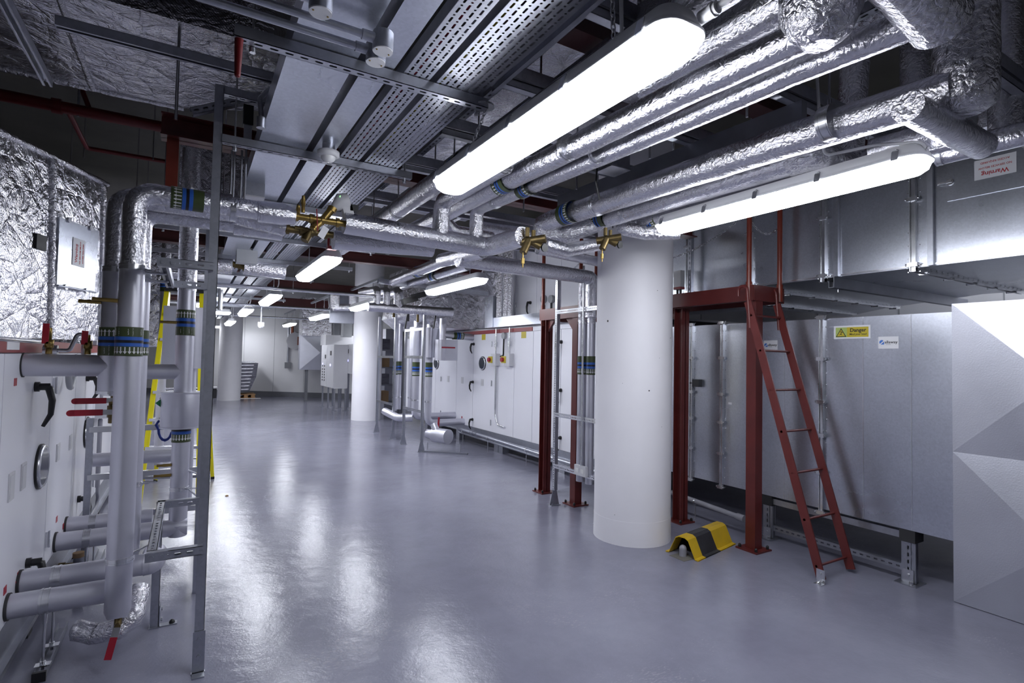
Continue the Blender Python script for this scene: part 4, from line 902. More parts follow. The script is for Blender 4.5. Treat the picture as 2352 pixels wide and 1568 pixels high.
# ================================================================ fluorescent lights
def fluorescent(label, x, y0, y1, z, detail=False, susp=(), along_x=False, w_=.175):
    """sealed twin fluorescent fitting, z = bottom of the diffuser"""
    cx, cy = (x, (y0+y1)/2)
    t = thing('fluorescent_light', label, 'light', (cx, cy, z), 'sealed fluorescent fittings')
    def outline(hw, i0, rad, zz):
        a0, a1 = y0+i0, y1-i0; pts = []
        for (ccx, ccy, s) in ((hw-rad, a1-rad, 0), (-(hw-rad), a1-rad, 1), (-(hw-rad), a0+rad, 2), (hw-rad, a0+rad, 3)):
            for k in range(6):
                th = math.pi/2*(s+k/5); pts.append(V(x+ccx+rad*math.cos(th), ccy+rad*math.sin(th), zz))
        if along_x: pts = [V(x+(p.y-cy), cy-(p.x-x), p.z) for p in pts]
        return pts
    def loft(rings, cap0, cap1):
        m = MB(); n = len(rings[0])
        for r_ in rings: m.v += r_
        for k in range(len(rings)-1):
            for j in range(n): j2 = (j+1) % n; m.face([k*n+j, k*n+j2, (k+1)*n+j2, (k+1)*n+j], None, True)
        if cap0: m.face(list(range(n))[::-1])
        if cap1: m.face([(len(rings)-1)*n+j for j in range(n)])
        return m
    hw = w_/2
    loft([outline(hw-.030, .035, .045, z), outline(hw-.012, .012, .052, z+.018), outline(hw-.003, .003, .058, z+.044), outline(hw+.005, -.004, .062, z+.053), outline(hw+.002, 0, .06, z+.054)], True, True).build('diffuser', 'lamp_diffuser', t)
    loft([outline(hw+.004, -.003, .062, z+.0545), outline(hw+.006, -.005, .063, z+.058), outline(hw+.006, -.005, .063, z+.064), outline(hw-.001, .001, .06, z+.068), outline(hw-.004, .004, .055, z+.078), outline(hw-.022, .02, .045, z+.118), outline(hw-.035, .035, .04, z+.124)], True, True).build('housing', 'lamp_housing', t)
    if detail:
        for s_ in (-1, 1):
            for k in range(5):
                yy = y0+.09+(y1-y0-.18)*k/4; m = MB(); m.bar((x+s_*(hw+.016), yy, z+.046), (x+s_*(hw+.006), yy, z+.088), .028, .004, (s_, 0, 0)); m.tube([(x+s_*(hw+.004), yy-.013, z+.09), (x+s_*(hw-.006), yy, z+.10), (x+s_*(hw+.004), yy+.013, z+.09)], .0022, 5); m.build('clip', 'zinc_bright' if s_ < 0 else 'lamp_housing', t)
    return t
def rod_(p, q, label, nm='threaded_rod', cat='rod', mat='zinc_bright', r=.005, grp=None): return tag(MB().tube([V(p), V(q)], r, 8).build(nm, mat), label, cat, grp)
z1 = 2.40
L1 = fluorescent('large fluorescent light in the foreground hanging left of the foil pipes', 1.125, .985, 2.60, z1, True)
m = MB(); m.tube([(1.165, .985, z1+.09), (1.165, .93, z1+.09)], .017, 14); m.tube([(1.165, .95, z1+.09), (1.165, .94, z1+.09)], .021, 8); m.tube(bend([(1.165, .94, z1+.09), (1.17, .86, z1+.10), (1.175, .80, z1+.17)], .03), .009, 8); plabel(m.build('cable_gland', 'cable_white', L1), 'white cable gland and lead')
L2 = fluorescent('large fluorescent light in the foreground in front of the overhead duct on the right', 2.735, 1.075, 2.63, z1+.01, True)
m = MB(); m.tube(bend([(2.72, 1.07, z1+.10), (2.70, 1.02, z1+.11), (2.66, 1.25, z1+.16), (2.60, 1.45, z1+.16), (2.56, 1.45, z1+.3), (2.55, 1.46, 2.95)], .03), .007, 8); plabel(m.build('cable', 'cable_white', L2), 'white cable')
for L_, xx, zz, ys_ in ((L2, 2.735, z1+.13, (1.32, 2.40)),):
    for yy in ys_:
        m = MB(); m.tube([(xx-.03, yy, zz), (xx, yy, zz+.05), (xx+.03, yy, zz)], .0025, 5); m.tube([(xx, yy, zz+.05), (xx, yy, 2.64)], .003, 5); m.build('hook', 'zinc_bright', L_)
tag(chain_mesh((1.06, 2.02, 2.64), (1.06, 2.16, z1+.12), .0, .026, .0022).build('suspension_chain', 'zinc_bright'), 'short chain holding the far part of the left foreground light', 'chain')
tag(chain_mesh((1.04, 1.22, 2.85), (1.06, 1.22, z1+.12), .0, .030, .0025).build('suspension_chain', 'zinc_bright'), 'chain with a white cable holding the near end of the left foreground light', 'chain')
tag(MB().tube([(1.06, 1.20, 2.85), (1.075, 1.20, z1+.12)], .006, 8).build('cable', 'cable_white'), 'white cable beside the chain of the left foreground light', 'cable')
for c, lab in (((1.04, 2.02, 2.628), 'round zinc disc at the end of the first slotted channel where a chain hangs'), ((1.03, 1.22, 2.86), 'round zinc disc at the top edge where the near chain hangs')):
    tag(MB().disc(c, (0, 0, -1), .045, .008, 20).build('ceiling_disc', 'zinc_bright'), lab, 'disc')
def far_light(label, x, yc, z, **k):
    t = fluorescent(label, x, yc-.785, yc+.785, z, **k)
    m = MB()
    for q in (-.45, .45): m.tube([(x, yc+q, z+.12), (x, yc+q, z+.40)], .006, 6)
    m.build('suspension_rod', 'zinc_bright', t)
    m = MB(); m.bar((x, yc-.95, z+.42), (x, yc+.95, z+.42), .04, .04); m.build('mounting_strut', 'galvanised', t)
    m = MB(); m.tube(bend([(x, yc-.755, z+.12), (x+.02, yc-.84, z+.2), (x+.03, yc-.68, z+.41)], .04), .009, 6); m.build('cable', 'cable_white', t)
    return t
far_light('fluorescent light of the left row under the cable trays, second from the camera', 1.10, 5.86, 2.40)
far_light('fluorescent light of the right row in front of the foil manifold, second from the camera', 2.80, 6.16, 2.40)
far_light('third fluorescent light of the left row under the cable trays', 1.05, 9.3, 2.37)
far_light('fourth fluorescent light of the left row beside the small white sensor', .92, 12.05, 2.34)
far_light('third fluorescent light of the right row in front of the middle column', 2.58, 9.36, 2.38)
far_light('fourth fluorescent light of the right row in front of the far foil duct', 2.38, 12.2, 2.34)
far_light('fifth fluorescent light of the right row before the back wall', 2.50, 17.2, 2.40)
far_light('small distant fluorescent light just left of the farthest column', .82, 15.16, 2.27)
q = UZ(2.42, 530, 721); fluorescent('distant fluorescent light running crosswise above the farthest column', q.x-.785, q.y-.785, q.y+.785, 2.40, along_x=True)
q = UZ(2.42, 533, 753); fluorescent('lower distant fluorescent light running crosswise in front of the farthest column', q.x-.785, q.y-.785, q.y+.785, 2.40, along_x=True)
fluorescent('added fluorescent light mostly hidden behind the farthest column to brighten the back wall', 1.12, 20.9, 22.2, 2.40)  # extra fitting added behind the column to lift the back wall
fluorescent('added unseen fluorescent light behind the middle column to brighten the far end', 4.9, 16.2, 17.77, 2.40)  # added out of view to light the cabinets and back wall
fluorescent('added unseen fluorescent light behind the tall strut posts to brighten the far area', .16, 11.2, 12.77, 2.42)  # unseen helper lamp, added to brighten the far area
fluorescent('added unseen fluorescent light behind the overhead duct to brighten the right wall', 7.5, .9, 2.47, 3.45)  # helper lamp added out of sight to light the wall beyond the duct

# ================================================================ cable trays, trunking and slotted channels overhead
ZT = 2.655
Ya, Yb = .45, 19.5
def tray(label, x0, x1, perf, zz=ZT, lip=.05, y0=Ya, y1=Yb, nm='cable_tray', cat='cable tray'):
    m = MB(); n = 14
    for k in range(n):
        a, b_ = y0+(y1-y0)*k/n, y0+(y1-y0)*(k+1)/n
        m.bar(((x0+x1)/2, a, zz), ((x0+x1)/2, b_, zz), x1-x0, .0016, (0, 0, 1), 0 if perf else 1, 0)
    for x in (x0, x1): m.bar((x, y0, zz+lip/2), (x, y1, zz+lip/2), .0016, lip, (0, 0, 1), 1)
    return tag(m.build(nm, ['tray_perforated' if perf else 'galvanised_sheet', 'galvanised']), label, cat)
m = MB(); m.box((.268, Ya, ZT), (.498, Yb, ZT+.10)); tag(m.build('cable_trunking', 'galvanised_sheet'), 'widest plain closed trunking overhead, left of the parallel trays', 'trunking')
m = MB(); m.box((.533, Ya, ZT), (.636, Yb, ZT+.08)); tag(m.build('cable_trunking', 'galvanised_sheet'), 'narrow plain closed trunking overhead, next to the wide one', 'trunking')
tray('narrow perforated cable tray overhead between the plain trunking and the wide tray', .676, .782, True)
tray('wide perforated cable tray overhead, rightmost of the parallel trays', .812, 1.01, True)
mm = MB(); mm.box((.70, .95, ZT-.004), (.86, 1.62, ZT+.0)) 
tag(MB().box((.845, 1.00, ZT-.0035), (.925, 1.14, ZT-.0015)).build('barcode_label', 'paper'), 'white barcode label stuck under the wide perforated tray', 'label')
# coloured cables lying in the trays
for i, (x, mt_, lab) in enumerate(((.84, 'sign_yellow', 'yellow-green'), (.875, 'black_plastic', 'black'), (.72, 'lever_red', 'red'), (.91, 'black_plastic', 'black'), (.95, 'grey_plastic', 'grey'))):
    m = MB(); pts = [V(x+rnd.uniform(-.008, .008), Ya+.6*k, ZT+.008+.003*(i % 2)) for k in range(20)]; m.tube(pts, .006, 6)
    tag(m.build('cable', mt_), 'long %s cable lying in the %s perforated tray, %s' % (lab, 'narrow' if x < .8 else 'wide', ('on its left side', 'second from its left side', 'near its middle', 'along its middle', 'towards its right side')[i]), 'cable')
g = 'slotted channels under the cable trays'
names = ['first slotted channel under the trays, nearest the top edge', 'second slotted channel under the trays, joined to the tall strut post', 'third slotted channel under the trays, behind the foil header', 'fourth slotted channel under the trays', 'fifth slotted channel under the trays', 'sixth slotted channel under the trays', 'seventh slotted channel under the trays', 'eighth slotted channel under the trays', 'ninth slotted channel under the trays']
for i, (y, xa_, xb_) in enumerate(((2.02, .09, 1.05), (3.07, .10, 1.10), (4.22, .10, 1.25), (5.5, -.3, 1.6), (6.8, -.6, 1.7), (8.2, -.6, 1.5), (9.8, -.6, 1.5), (11.6, -.8, 1.6), (13.8, -.8, 1.6))):
    t = thing('slotted_channel', names[i], 'channel', (xa_, y, ZT-.045), g)
    m = MB(); strut(m, (xa_, y, ZT-.024), (xb_, y, ZT-.024), (0, 0, -1)) ; m.build('channel', GS, t)
    m = MB()
    for x in (xa_+.06, xb_-.03): m.tube([(x, y+.03, ZT-.06), (x, y+.03, 4.0)], .005, 8); m.tube([(x, y+.03, ZT-.062), (x, y+.03, ZT-.045)], .011, 6)
    m.build('threaded_rod', 'zinc_bright', t)
m = MB(); m.bar((1.035, Ya, 2.735), (1.035, 2.0, 2.735), .004, .05); m.bar((1.05, Ya, 2.71), (1.05, 2.0, 2.71), .034, .004); m.bar((1.075, Ya, 2.70), (1.075, 2.0, 2.70), .018, .03); tag(m.build('channel_run', 'galvanised'), 'long channel running beside the wide tray towards the camera', 'channel')
# conduits with round boxes
def conduit(label, p, q, r=.0125, boxend=True):
    p, q = V(p), V(q); t = thing('conduit', label, 'conduit', p); m = MB(); m.tube([p, q], r, 14); m.build('tube', 'galvanised', t)
    if boxend:
        c = q+V(.035, 0, 0); m = MB(); m.tube([q-V(.035, 0, 0), q+V(.01, 0, 0)], r*1.35, 14); m.tube([c+V(0, 0, -.035), c+V(0, 0, .025)], .034, 24); b_ = m.build('round_box', 'galvanised', t)
        m = MB(); m.disc(c+V(0, 0, -.035), (0, 0, -1), .0325, .003, 24); ld = m.build('box_lid', 'lamp_housing', b_) 
        for s_ in (-1, 1): plabel(MB().disc(c+V(s_*.022, s_*.006, -.038), (0, 0, -1), .003, .002, 8).build('lid_screw', 'brass', b_), 'brass screw')
conduit('conduit with a round box at the top edge, short one on the left', (-.25, 1.645, 2.60), (.262, 1.645, 2.60))
conduit('upper of two long conduits ending in a round box under the trays', (-.75, 1.735, 2.595), (.478, 1.735, 2.595))
conduit('lower of two long conduits ending in a round box under the trays', (-.80, 1.81, 2.595), (.478, 1.815, 2.595))
# red cone sleeve on the first channel
q = UY(2.02, 549, 88); q2_ = UY(2.02, 545, 182)
t = thing('red_sleeve', 'red tapered plastic sleeve hanging from the left end of the first slotted channel', 'sleeve', q2_); m = MB(); m.tube([q, q.lerp(q2_, .9)], [.014, .0095], 14); m.dome(q.lerp(q2_, .9), (0, 0, -1), .0095, .008); m.build('cone', 'sprinkler_red', t); m = MB(); m.tube([q+V(0, 0, .02), q], .018, 6); m.build('nut', 'zinc_bright', t)
# presence detector
q = V(.585, 2.90, 0); t = thing('motion_sensor', 'white domed motion sensor hanging under the narrow trunking', 'sensor', (q.x, q.y, ZT-.09))
m = MB(); m.tube([q+V(0, 0, ZT), q+V(0, 0, ZT-.035)], .032, 18); m.build('neck', 'galvanised', t); m = MB(); m.tube([q+V(0, 0, ZT-.033), q+V(0, 0, ZT-.04), q+V(0, 0, ZT-.062), q+V(0, 0, ZT-.068)], [.04, .056, .056, .044], 26); m.build('body', 'lamp_housing', t); m = MB(); m.dome(q+V(0, 0, ZT-.066), (0, 0, -1), .038, .032, 20, 6); m.build('lens', 'lens_white', t)
q = UZ(2.30, 652, 722)
t = thing('motion_sensor', 'small distant white sensor beside the fourth light of the left row', 'sensor', (1.25, 12.4, 2.10)); m = MB(); m.tube([(1.25, 12.4, 2.22), (1.25, 12.4, 2.13)], .06, 16); m.dome((1.25, 12.4, 2.13), (0, 0, -1), .05, .04); m.build('body', 'lens_white', t); m = MB(); m.tube([(1.25, 12.4, 2.2), (1.25, 12.4, 2.65)], .01, 8); m.build('stem', 'galvanised', t)
q = UZ(2.62, 583, 437); t = thing('junction_box', 'square grey junction box under the widest trunking above the foil header', 'box', (q.x, q.y, 2.56)); MB().box((q.x-.06, q.y-.06, 2.57), (q.x+.06, q.y+.06, 2.655)).build('box', 'galvanised', t); MB().box((q.x-.062, q.y-.062, 2.562), (q.x+.062, q.y+.062, 2.57)).build('lid', 'lamp_housing', t)
m = MB(); m.tube(bend([(.10, 2.83, 2.36), (.10, 2.83, 2.6), (.22, 2.83, 2.70), (.27, 2.83, 2.70)], .05), .012, 10)
q = [UY(2.75, 600, 270), UY(2.75, 597, 235), UY(2.75, 612, 205)]; m = MB(); m.tube(bend([q[0], q[1]+V(0, 0, .02), q[2]+V(.02, 0, .01)], .02), .011, 10); m.tube([q[0]+V(0, 0, -.05), q[0]], .02, 12); tag(m.build('conduit_bend', 'galvanised'), 'curved conduit at the left edge of the widest trunking', 'conduit')
# vertical rods and tubes clustered behind the tall strut
for i, (px, pa, pb, lab) in enumerate(((533, 345, 445, 'leftmost'), (541, 300, 470, 'second from the left'), (556, 345, 470, 'third from the left'), (566, 330, 470, 'rightmost'))):
    a, b_ = UY(3.45, px, pa), UY(3.45, px-3, pb); rod_(a, (a.x, a.y, b_.z), 'thin threaded rod right of the tall strut post, %s of the four' % lab, r=.006, grp='rods right of the tall strut')
q = UY(3.3, 570, 265); t = thing('valve_actuator', 'dark actuator clipped between struts right of the tall post', 'actuator', q); m = MB(); m.bar(q+V(0, 0, .05), q-V(0, 0, .06), .05, .05, (0, 1, 0)); m.build('body', 'black_plastic', t); m = MB(); m.bar(q-V(0, 0, .06), q-V(0, 0, .16), .04, .04, (0, 1, 0)); m.build('bracket', 'zinc_bright', t)
m = MB(); strut(m, UY(3.5, 440, 258), UY(3.5, 600, 222), (0, -1, 0)); tag(m.build('strut_brace', GS), 'short strut brace slanting beside the top of the tall post', 'strut')
a, b_ = UZ(2.9, 128, 50), UZ(2.9, 628, 182); b_.y = a.y
m = MB(); strut(m, a, b_, (0, 0, 1)); tag(m.build('strut_rail', GS), 'long galvanised strut rail below the upper left foil duct', 'strut')
a, b_ = UZ(3.0, -30, -60), UZ(3.0, 110, 190); a.x = b_.x
m = MB(); strut(m, a, b_, (0, 0, 1)); tag(m.build('strut_rail', GS), 'dark strut rail in the top left corner pointing at the camera', 'strut')
a = UY(3.35, 404, 275); rod_(a, (a.x, a.y, 3.99), 'threaded rod hanging at the left end of the red beam', r=.008)
# sprinkler pipes
def sprink(label, pts, r): return tag(MB().tube(bend(pts, r*1.5) if len(pts) > 2 else pts, r, 14).build('sprinkler_pipe', 'sprinkler_red'), label, 'pipe')
zz = 3.45; a, b_ = UZ(zz, -10, 222), UZ(zz, 378, 287); yy = (a.y+b_.y)/2
t = thing('sprinkler_pipe', 'thick dark red sprinkler pipe under the left ceiling', 'pipe', (a.x, yy, zz)); MB().tube([(-3.3, yy, zz), (b_.x+.6, yy, zz)], .045, 18).build('pipe_run', 'sprinkler_red', t)
q = UZ(zz, 132, 246); m = MB(); m.tube([(q.x-.03, yy, zz), (q.x+.03, yy, zz)], .058, 18); m.build('coupling', 'sprinkler_red', t); q = UZ(zz, 178, 250); m = MB(); m.tube([(q.x, yy, zz-.05), (q.x, yy, 4.0)], .008, 8); m.build('hanger_rod', 'galvanised', t)
q = UZ(zz, 160, 262); a = V(q.x, yy, zz); q1 = UZ(zz, 200, 340); q2_ = UZ(zz, 392, 374)
sprink('thin red sprinkler branch dropping back then running right under the left ceiling', [a, V(a.x, q1.y, zz), V(q2_.x, q1.y, zz)], .02)
sprink('short thin red branch above the thick sprinkler pipe', [UZ(zz, 210, 262), UZ(zz+.2, 186, 200)], .018)
for px, py in ((193, 330), (352, 335), (162, 365)):
    q = UZ(3.45, px, py+20); rod_((q.x, q.y, 3.4), (q.x, q.y, 4.0), 'thin rod hanging near the red sprinkler branch at its %s' % {193: 'elbow', 352: 'right part', 162: 'left side, lower'}[px], r=.006)

# ================================================================ red steel beams
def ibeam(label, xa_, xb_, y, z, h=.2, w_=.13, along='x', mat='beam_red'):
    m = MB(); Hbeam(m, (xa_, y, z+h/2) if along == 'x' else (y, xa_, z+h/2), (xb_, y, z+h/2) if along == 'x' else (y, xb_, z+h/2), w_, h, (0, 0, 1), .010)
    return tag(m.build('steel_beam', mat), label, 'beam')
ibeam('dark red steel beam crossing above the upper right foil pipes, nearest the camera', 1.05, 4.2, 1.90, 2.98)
ibeam('dark red steel beam left of the tall post, continuing behind the cable trays', -.19, 4.3, 3.72, 2.80, .13, mat='red_oxide')
q = UZ(2.9, 440, 300)
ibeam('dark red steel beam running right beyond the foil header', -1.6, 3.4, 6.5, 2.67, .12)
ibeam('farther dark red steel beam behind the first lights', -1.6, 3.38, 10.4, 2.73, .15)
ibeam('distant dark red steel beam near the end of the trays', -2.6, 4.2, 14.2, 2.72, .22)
a = UY(3.7, 397, 335); m = MB(); m.bar((a.x, 3.72, 2.80), (a.x, 3.72, 2.48), .06, .05, (0, 1, 0)); tag(m.build('beam_stub', 'red_oxide_orange'), 'short red steel stub hanging down under the left end of the red beam', 'bracket')
sprink('thin red pipe slanting behind the cable trays in the distance', [UZ(2.7, 495, 585), UZ(2.7, 570, 640)], .02)
sprink('red pipe at the upper right between the foil risers', [UX(4.2, 2150, 90), UX(4.2, 2205, 145)], .03)

# ================================================================ overhead strut grid
gr = 'struts of the overhead grid'
k = 0
pos = ['nearest the camera', 'second', 'third', 'fourth', 'fifth', 'sixth', 'seventh', 'eighth']
for i, y in enumerate((.9, 1.5, 2.1, 2.75, 3.4, 4.3, 5.2)):
    m = MB(); strut(m, (1.15, y, 2.86), (3.7, y, 2.86), (0, 0, 1), .041, .06, 0, 1); strut(m, (1.15, y, 2.80), (3.7, y, 2.80), (0, 0, -1), .041, .03, 0, 0)
    tag(m.build('grid_strut', GS), 'grey strut of the overhead grid crossing above the foil pipes, %s from the camera' % ('first' if i == 0 else pos[i]), 'strut', gr)
for i, x in enumerate((1.28, 1.52, 2.20, 3.35)):
    m = MB(); strut(m, (x, .3, 2.925), (x, 7.0, 2.925), (0, 0, -1)); tag(m.build('grid_strut', GS), 'long strut of the overhead grid running away from the camera, %s from the left' % ('first', 'second', 'third', 'fourth')[i], 'strut', gr)
n = 0
for x in (1.40, 2.12, 3.0):
    for y in (1.5, 2.1, 2.75, 3.4):
        rod_((x, y+.03, 2.66), (x, y+.03, 4.0), 'threaded rod hanging from the slab through the overhead grid', r=.006, grp='threaded rods of the overhead grid')
t = thing('insulated_duct', 'dim foil-wrapped duct above the overhead strut grid', 'duct', (2.5, 2.5, 3.3)); m = MB(); m.box((1.5, .2, 3.35), (3.05, 6.4, 3.8)); m.build('foil_wrap', 'foil_duct', t)

# ================================================================ overhead foil pipes
def axis(z, pa, pb): return UZ(z, *pa), UZ(z, *pb)
ZP = 2.60
def ext(a, b_, e0=0., e1=0.):
    d = (b_-a).normalized(); return a-d*e0, b_+d*e1
yh = 3.36
up = V(0, 0, 1); dy = V(0, -1, 0)
# A
def run(x, y0, y1, z=ZP): return [V(x, y0, z), V(x, y1, z)]
pipe('insulated_pipe', 'foil pipe left of the foreground light, dropping to the header behind it', 'pipe', [('foil_lagging', FO, [V(1.235, .2, ZP), V(1.235, 5.4, ZP)], .062)], (1.235, 1, ZP), 'overhead foil pipes',
     [(V(1.235, UZ(ZP, 1023, 378).y, ZP), (0, 1, 0), .063, .13, True)], [(V(1.235, 2.75, ZP), (0, 1, 0), .063, V(1.235, 2.75, 2.85)), (V(1.235, 3.7, ZP), (0, 1, 0), .063, V(1.235, 3.7, 2.85))])
# B
xB_ = 1.61
b1 = UZ(ZP, 1160, 418)
pipe('insulated_pipe', 'foil pipe running under the right edge of the left foreground light', 'pipe', [('foil_lagging', FO, [UZ(ZP, 1875, 66), UZ(ZP, 1817, 95), UZ(ZP, 1600, 196), UZ(ZP, 1249, 373), UZ(ZP, 1157, 418), UZ(ZP, 1157, 418)+V(-.02, 2.2, 0)], [.058, .056, .056, .058, .060, .060])], (xB_, 1, ZP), 'overhead foil pipes',
     [(b1, (0, 1, 0), .063, .12, True)], [(UZ(ZP, 1305, 338), (.08, -1, 0), .061, None)])
pipe('insulated_pipe', 'foil elbow pipe turning down from the overhead run to the header', 'pipe', [('foil_lagging', FO, bend([V(1.42, 2.5, ZP), V(1.42, 3.34, ZP), V(1.42, 3.36, 2.36)], .07), .056)], (1.42, 3, ZP), 'overhead foil pipes')
# C
pipe('insulated_pipe', 'foil pipe turning down onto the header beside the banded pipes', 'pipe', [('foil_lagging', FO, [UZ(ZP, 2150, 32), UZ(ZP, 2055, 70), UZ(ZP, 1817, 167), UZ(ZP, 1600, 265), UZ(ZP, 1210, 431)]+bend([V(1.715, 3.0, ZP), V(1.69, 3.36, ZP), V(1.69, 3.36, 2.36)], .06)[1:], .048)], (1.75, 1, ZP), 'overhead foil pipes',
     [(UZ(ZP, 1209, 431), (0, -1, 0), .052, .12, True)], [(UZ(ZP, 1372, 350), (.03, -1, 0), .051, None), (V(1.708, 3.12, ZP), (0, 1, 0), .050, None)])
# upward bends at the near ends of B and C
pipe('insulated_pipe', 'thick foil branch rising towards the slab at the top edge, left one', 'pipe', [('foil_lagging', 'foil_rough', [UZ(ZP, 1883, 62)+V(0, 0, k_) for k_ in (-.062, -.03, .04, 1.3)], [.04, .085, .118, .118])], (1.7, .8, ZP), 'overhead foil pipes')
pipe('insulated_pipe', 'thick foil branch rising towards the slab at the top edge, right one', 'pipe', [('foil_lagging', 'foil_rough', (lambda e: [e+V(.06, 0, .0), e+V(.02, 0, .01), e+V(-.3, .0, .06), e+V(-.7, 0, .12)])(UZ(ZP, 2140, 36)), .082)], (1.8, .8, ZP), 'overhead foil pipes')
# pipe behind light crossing at the top (x 1550-1800,y 0-130)
pipe('insulated_pipe', 'dim foil pipe above the cable gland of the left foreground light', 'pipe', [('foil_lagging', FO, [UZ(2.8, 1480, 190), UZ(2.8, 1900, -60)], .085)], UZ(2.8, 1600, 100), 'overhead foil pipes')
pipe('insulated_pipe', 'vertical foil riser behind the near end of the left foreground light', 'pipe', [('foil_lagging', FO, [V(1.42, 1.40, 2.66), V(1.42, 1.40, 3.95)], .07)], (1.42, 1.4, 2.66), 'overhead foil pipes')
# D E F
dpt = [UZ(ZP, 2085, 222), UZ(ZP, 1372, 468)]; xD = 2.335
pipe('insulated_pipe', 'thickest foil pipe on the right, banded and clamped, ending in a large bend', 'pipe', [('foil_lagging', FO, [V(2.45, .88, ZP), V(2.38, 1.5, ZP), V(2.30, 3.30, ZP), V(2.27, 3.42, ZP-.02)], [.078, .076, .071, .065])], (2.35, 1, ZP), 'overhead foil pipes',
     [(UZ(ZP, 1307, 489)+V(0, 0, 0), (0, -1, 0), .073, .13, True)], [(UZ(ZP, 1905, 282), (.03, -1, 0), .073, UZ(ZP, 1905, 282)+V(0, 0, .32), .05), (UZ(ZP, 1372, 470), (.03, -1, 0), .073, UZ(ZP, 1372, 470)+V(0, 0, .3))])
pipe('insulated_pipe', 'big foil bend rising at the end of the thickest right pipe', 'pipe', [('foil_lagging', 'foil_rough', [V(2.49, .86, ZP-.085), V(2.49, .86, ZP-.06), V(2.49, .86, ZP), V(2.49, .86, 3.9)], [.06, .095, .103, .100])], (2.5, .9, ZP), 'overhead foil pipes')
pipe('insulated_pipe', 'foil pipe under the thickest right pipe with a squared end box', 'pipe', [('foil_lagging', FO, [V(2.665, 1.60, ZP), V(2.58, 3.28, ZP-.01)], .062), ('foil_end_box', 'foil_rough', bend([V(2.66, 1.66, ZP), V(2.665, 1.50, ZP), V(2.90, 1.50, ZP-.04), V(2.98, 1.50, ZP+.6)], .07), .068)], (2.62, 1.6, ZP-.06), 'overhead foil pipes',
     [(UZ(ZP, 1382, 503), (0, 1, 0), .064, .13, True)], [(UZ(ZP, 1437, 487), (.03, -1, 0), .064, None)])
pipe('insulated_pipe', 'foil pipe just behind the right foreground light', 'pipe', [('foil_lagging', FO, [V(2.96, 1.0, ZP), V(2.885, 3.05, ZP)], .056)], (2.9, 1, ZP), 'overhead foil pipes',
     [(UZ(ZP, 1499, 504), (0, -1, 0), .058, .12, True)], [(UZ(ZP, 1650, 465), (.03, -1, 0), .058, None)])
# right-hand pair near the end of light 2
zr = 2.56
pipe('insulated_pipe', 'foil pipe above the right end of the right foreground light', 'pipe', [('foil_lagging', FO, [UZ(zr, 2005, 348), UZ(zr, 2210, 290)], .06)], UZ(zr, 2020, 345), 'overhead foil pipes')
a, b_ = UZ(zr, 2150, 356), UZ(zr, 2420, 290)
pipe('insulated_pipe', 'foil pipe leaving the picture at the right edge above the warning label', 'pipe', [('foil_lagging', FO, [a, b_], .052)], a, 'overhead foil pipes', (), [(UZ(zr, 2158, 352), b_-a, .054, None)])
pipe('insulated_pipe', 'foil cross pipe dropping diagonally between the big bend and the right edge', 'pipe', [('foil_lagging', FO, [V(2.20, .93, 2.49), V(2.85, .93, 2.49)], .055)], UZ(ZP, 2120, 250), 'overhead foil pipes')
pipe('insulated_pipe', 'foil pipe corner at the right edge above the dark duct', 'pipe', [('foil_lagging', FO, bend([UX(3.5, 2300, 120), UX(3.5, 2310, 240), UX(3.2, 2400, 340)], .08), .055)], UX(3.4, 2310, 240), 'overhead foil pipes')
# vertical foil risers upper right
for px, y0_, lab, r_, Xp in ((2105, 260, 'left one of the three slim foil risers at the top right', .075, 3.3), (2275, 250, 'middle one of the three slim foil risers at the top right', .05, 3.3), (2310, 250, 'right one of the three slim foil risers at the top right', .065, 3.2), ):
    q = UX(Xp, px, y0_); pipe('insulated_pipe', lab, 'pipe', [('foil_lagging', FO, [V(q.x, q.y, q.z-.1), V(q.x, q.y, 3.95)], r_)], q, 'foil risers at the top right')
q = UX(3.6, 1960, 200); pipe('insulated_pipe', 'foil riser standing behind the thickest right pipe', 'pipe', [('foil_lagging', FO, [V(q.x, q.y, q.z-.55), V(q.x, q.y, 3.95)], .06)], q, 'foil risers at the top right')
# deep strut seen along the top of the thickest pipe
m = MB(); m.bar((2.43, 1.45, 2.74), (2.36, 3.3, 2.74), .045, .09); tag(m.build('grid_strut', 'galvanised_dark'), 'deep dark strut right behind the thickest right pipe', 'strut')
q = UZ(2.66, 1408, 405); t = thing('junction_box', 'square galvanised box hanging under the grid between the right foil pipes', 'box', (q.x, q.y, 2.68)); MB().box((q.x-.07, q.y-.07, 2.70), (q.x+.07, q.y+.07, 2.80)).build('box', 'galvanised', t); MB().box((q.x-.075, q.y-.075, 2.69), (q.x+.075, q.y+.075, 2.70)).build('lid', 'zinc_bright', t)
m = MB(); m.tube(bend([(q.x-.05, q.y, 2.78), (q.x-.12, q.y, 2.74), (q.x-.13, q.y, 2.6), (q.x-.10, q.y, 2.5)], .04), .006, 8); tag(m.build('cable', 'black_plastic'), 'black cable dropping beside the square galvanised box', 'cable')

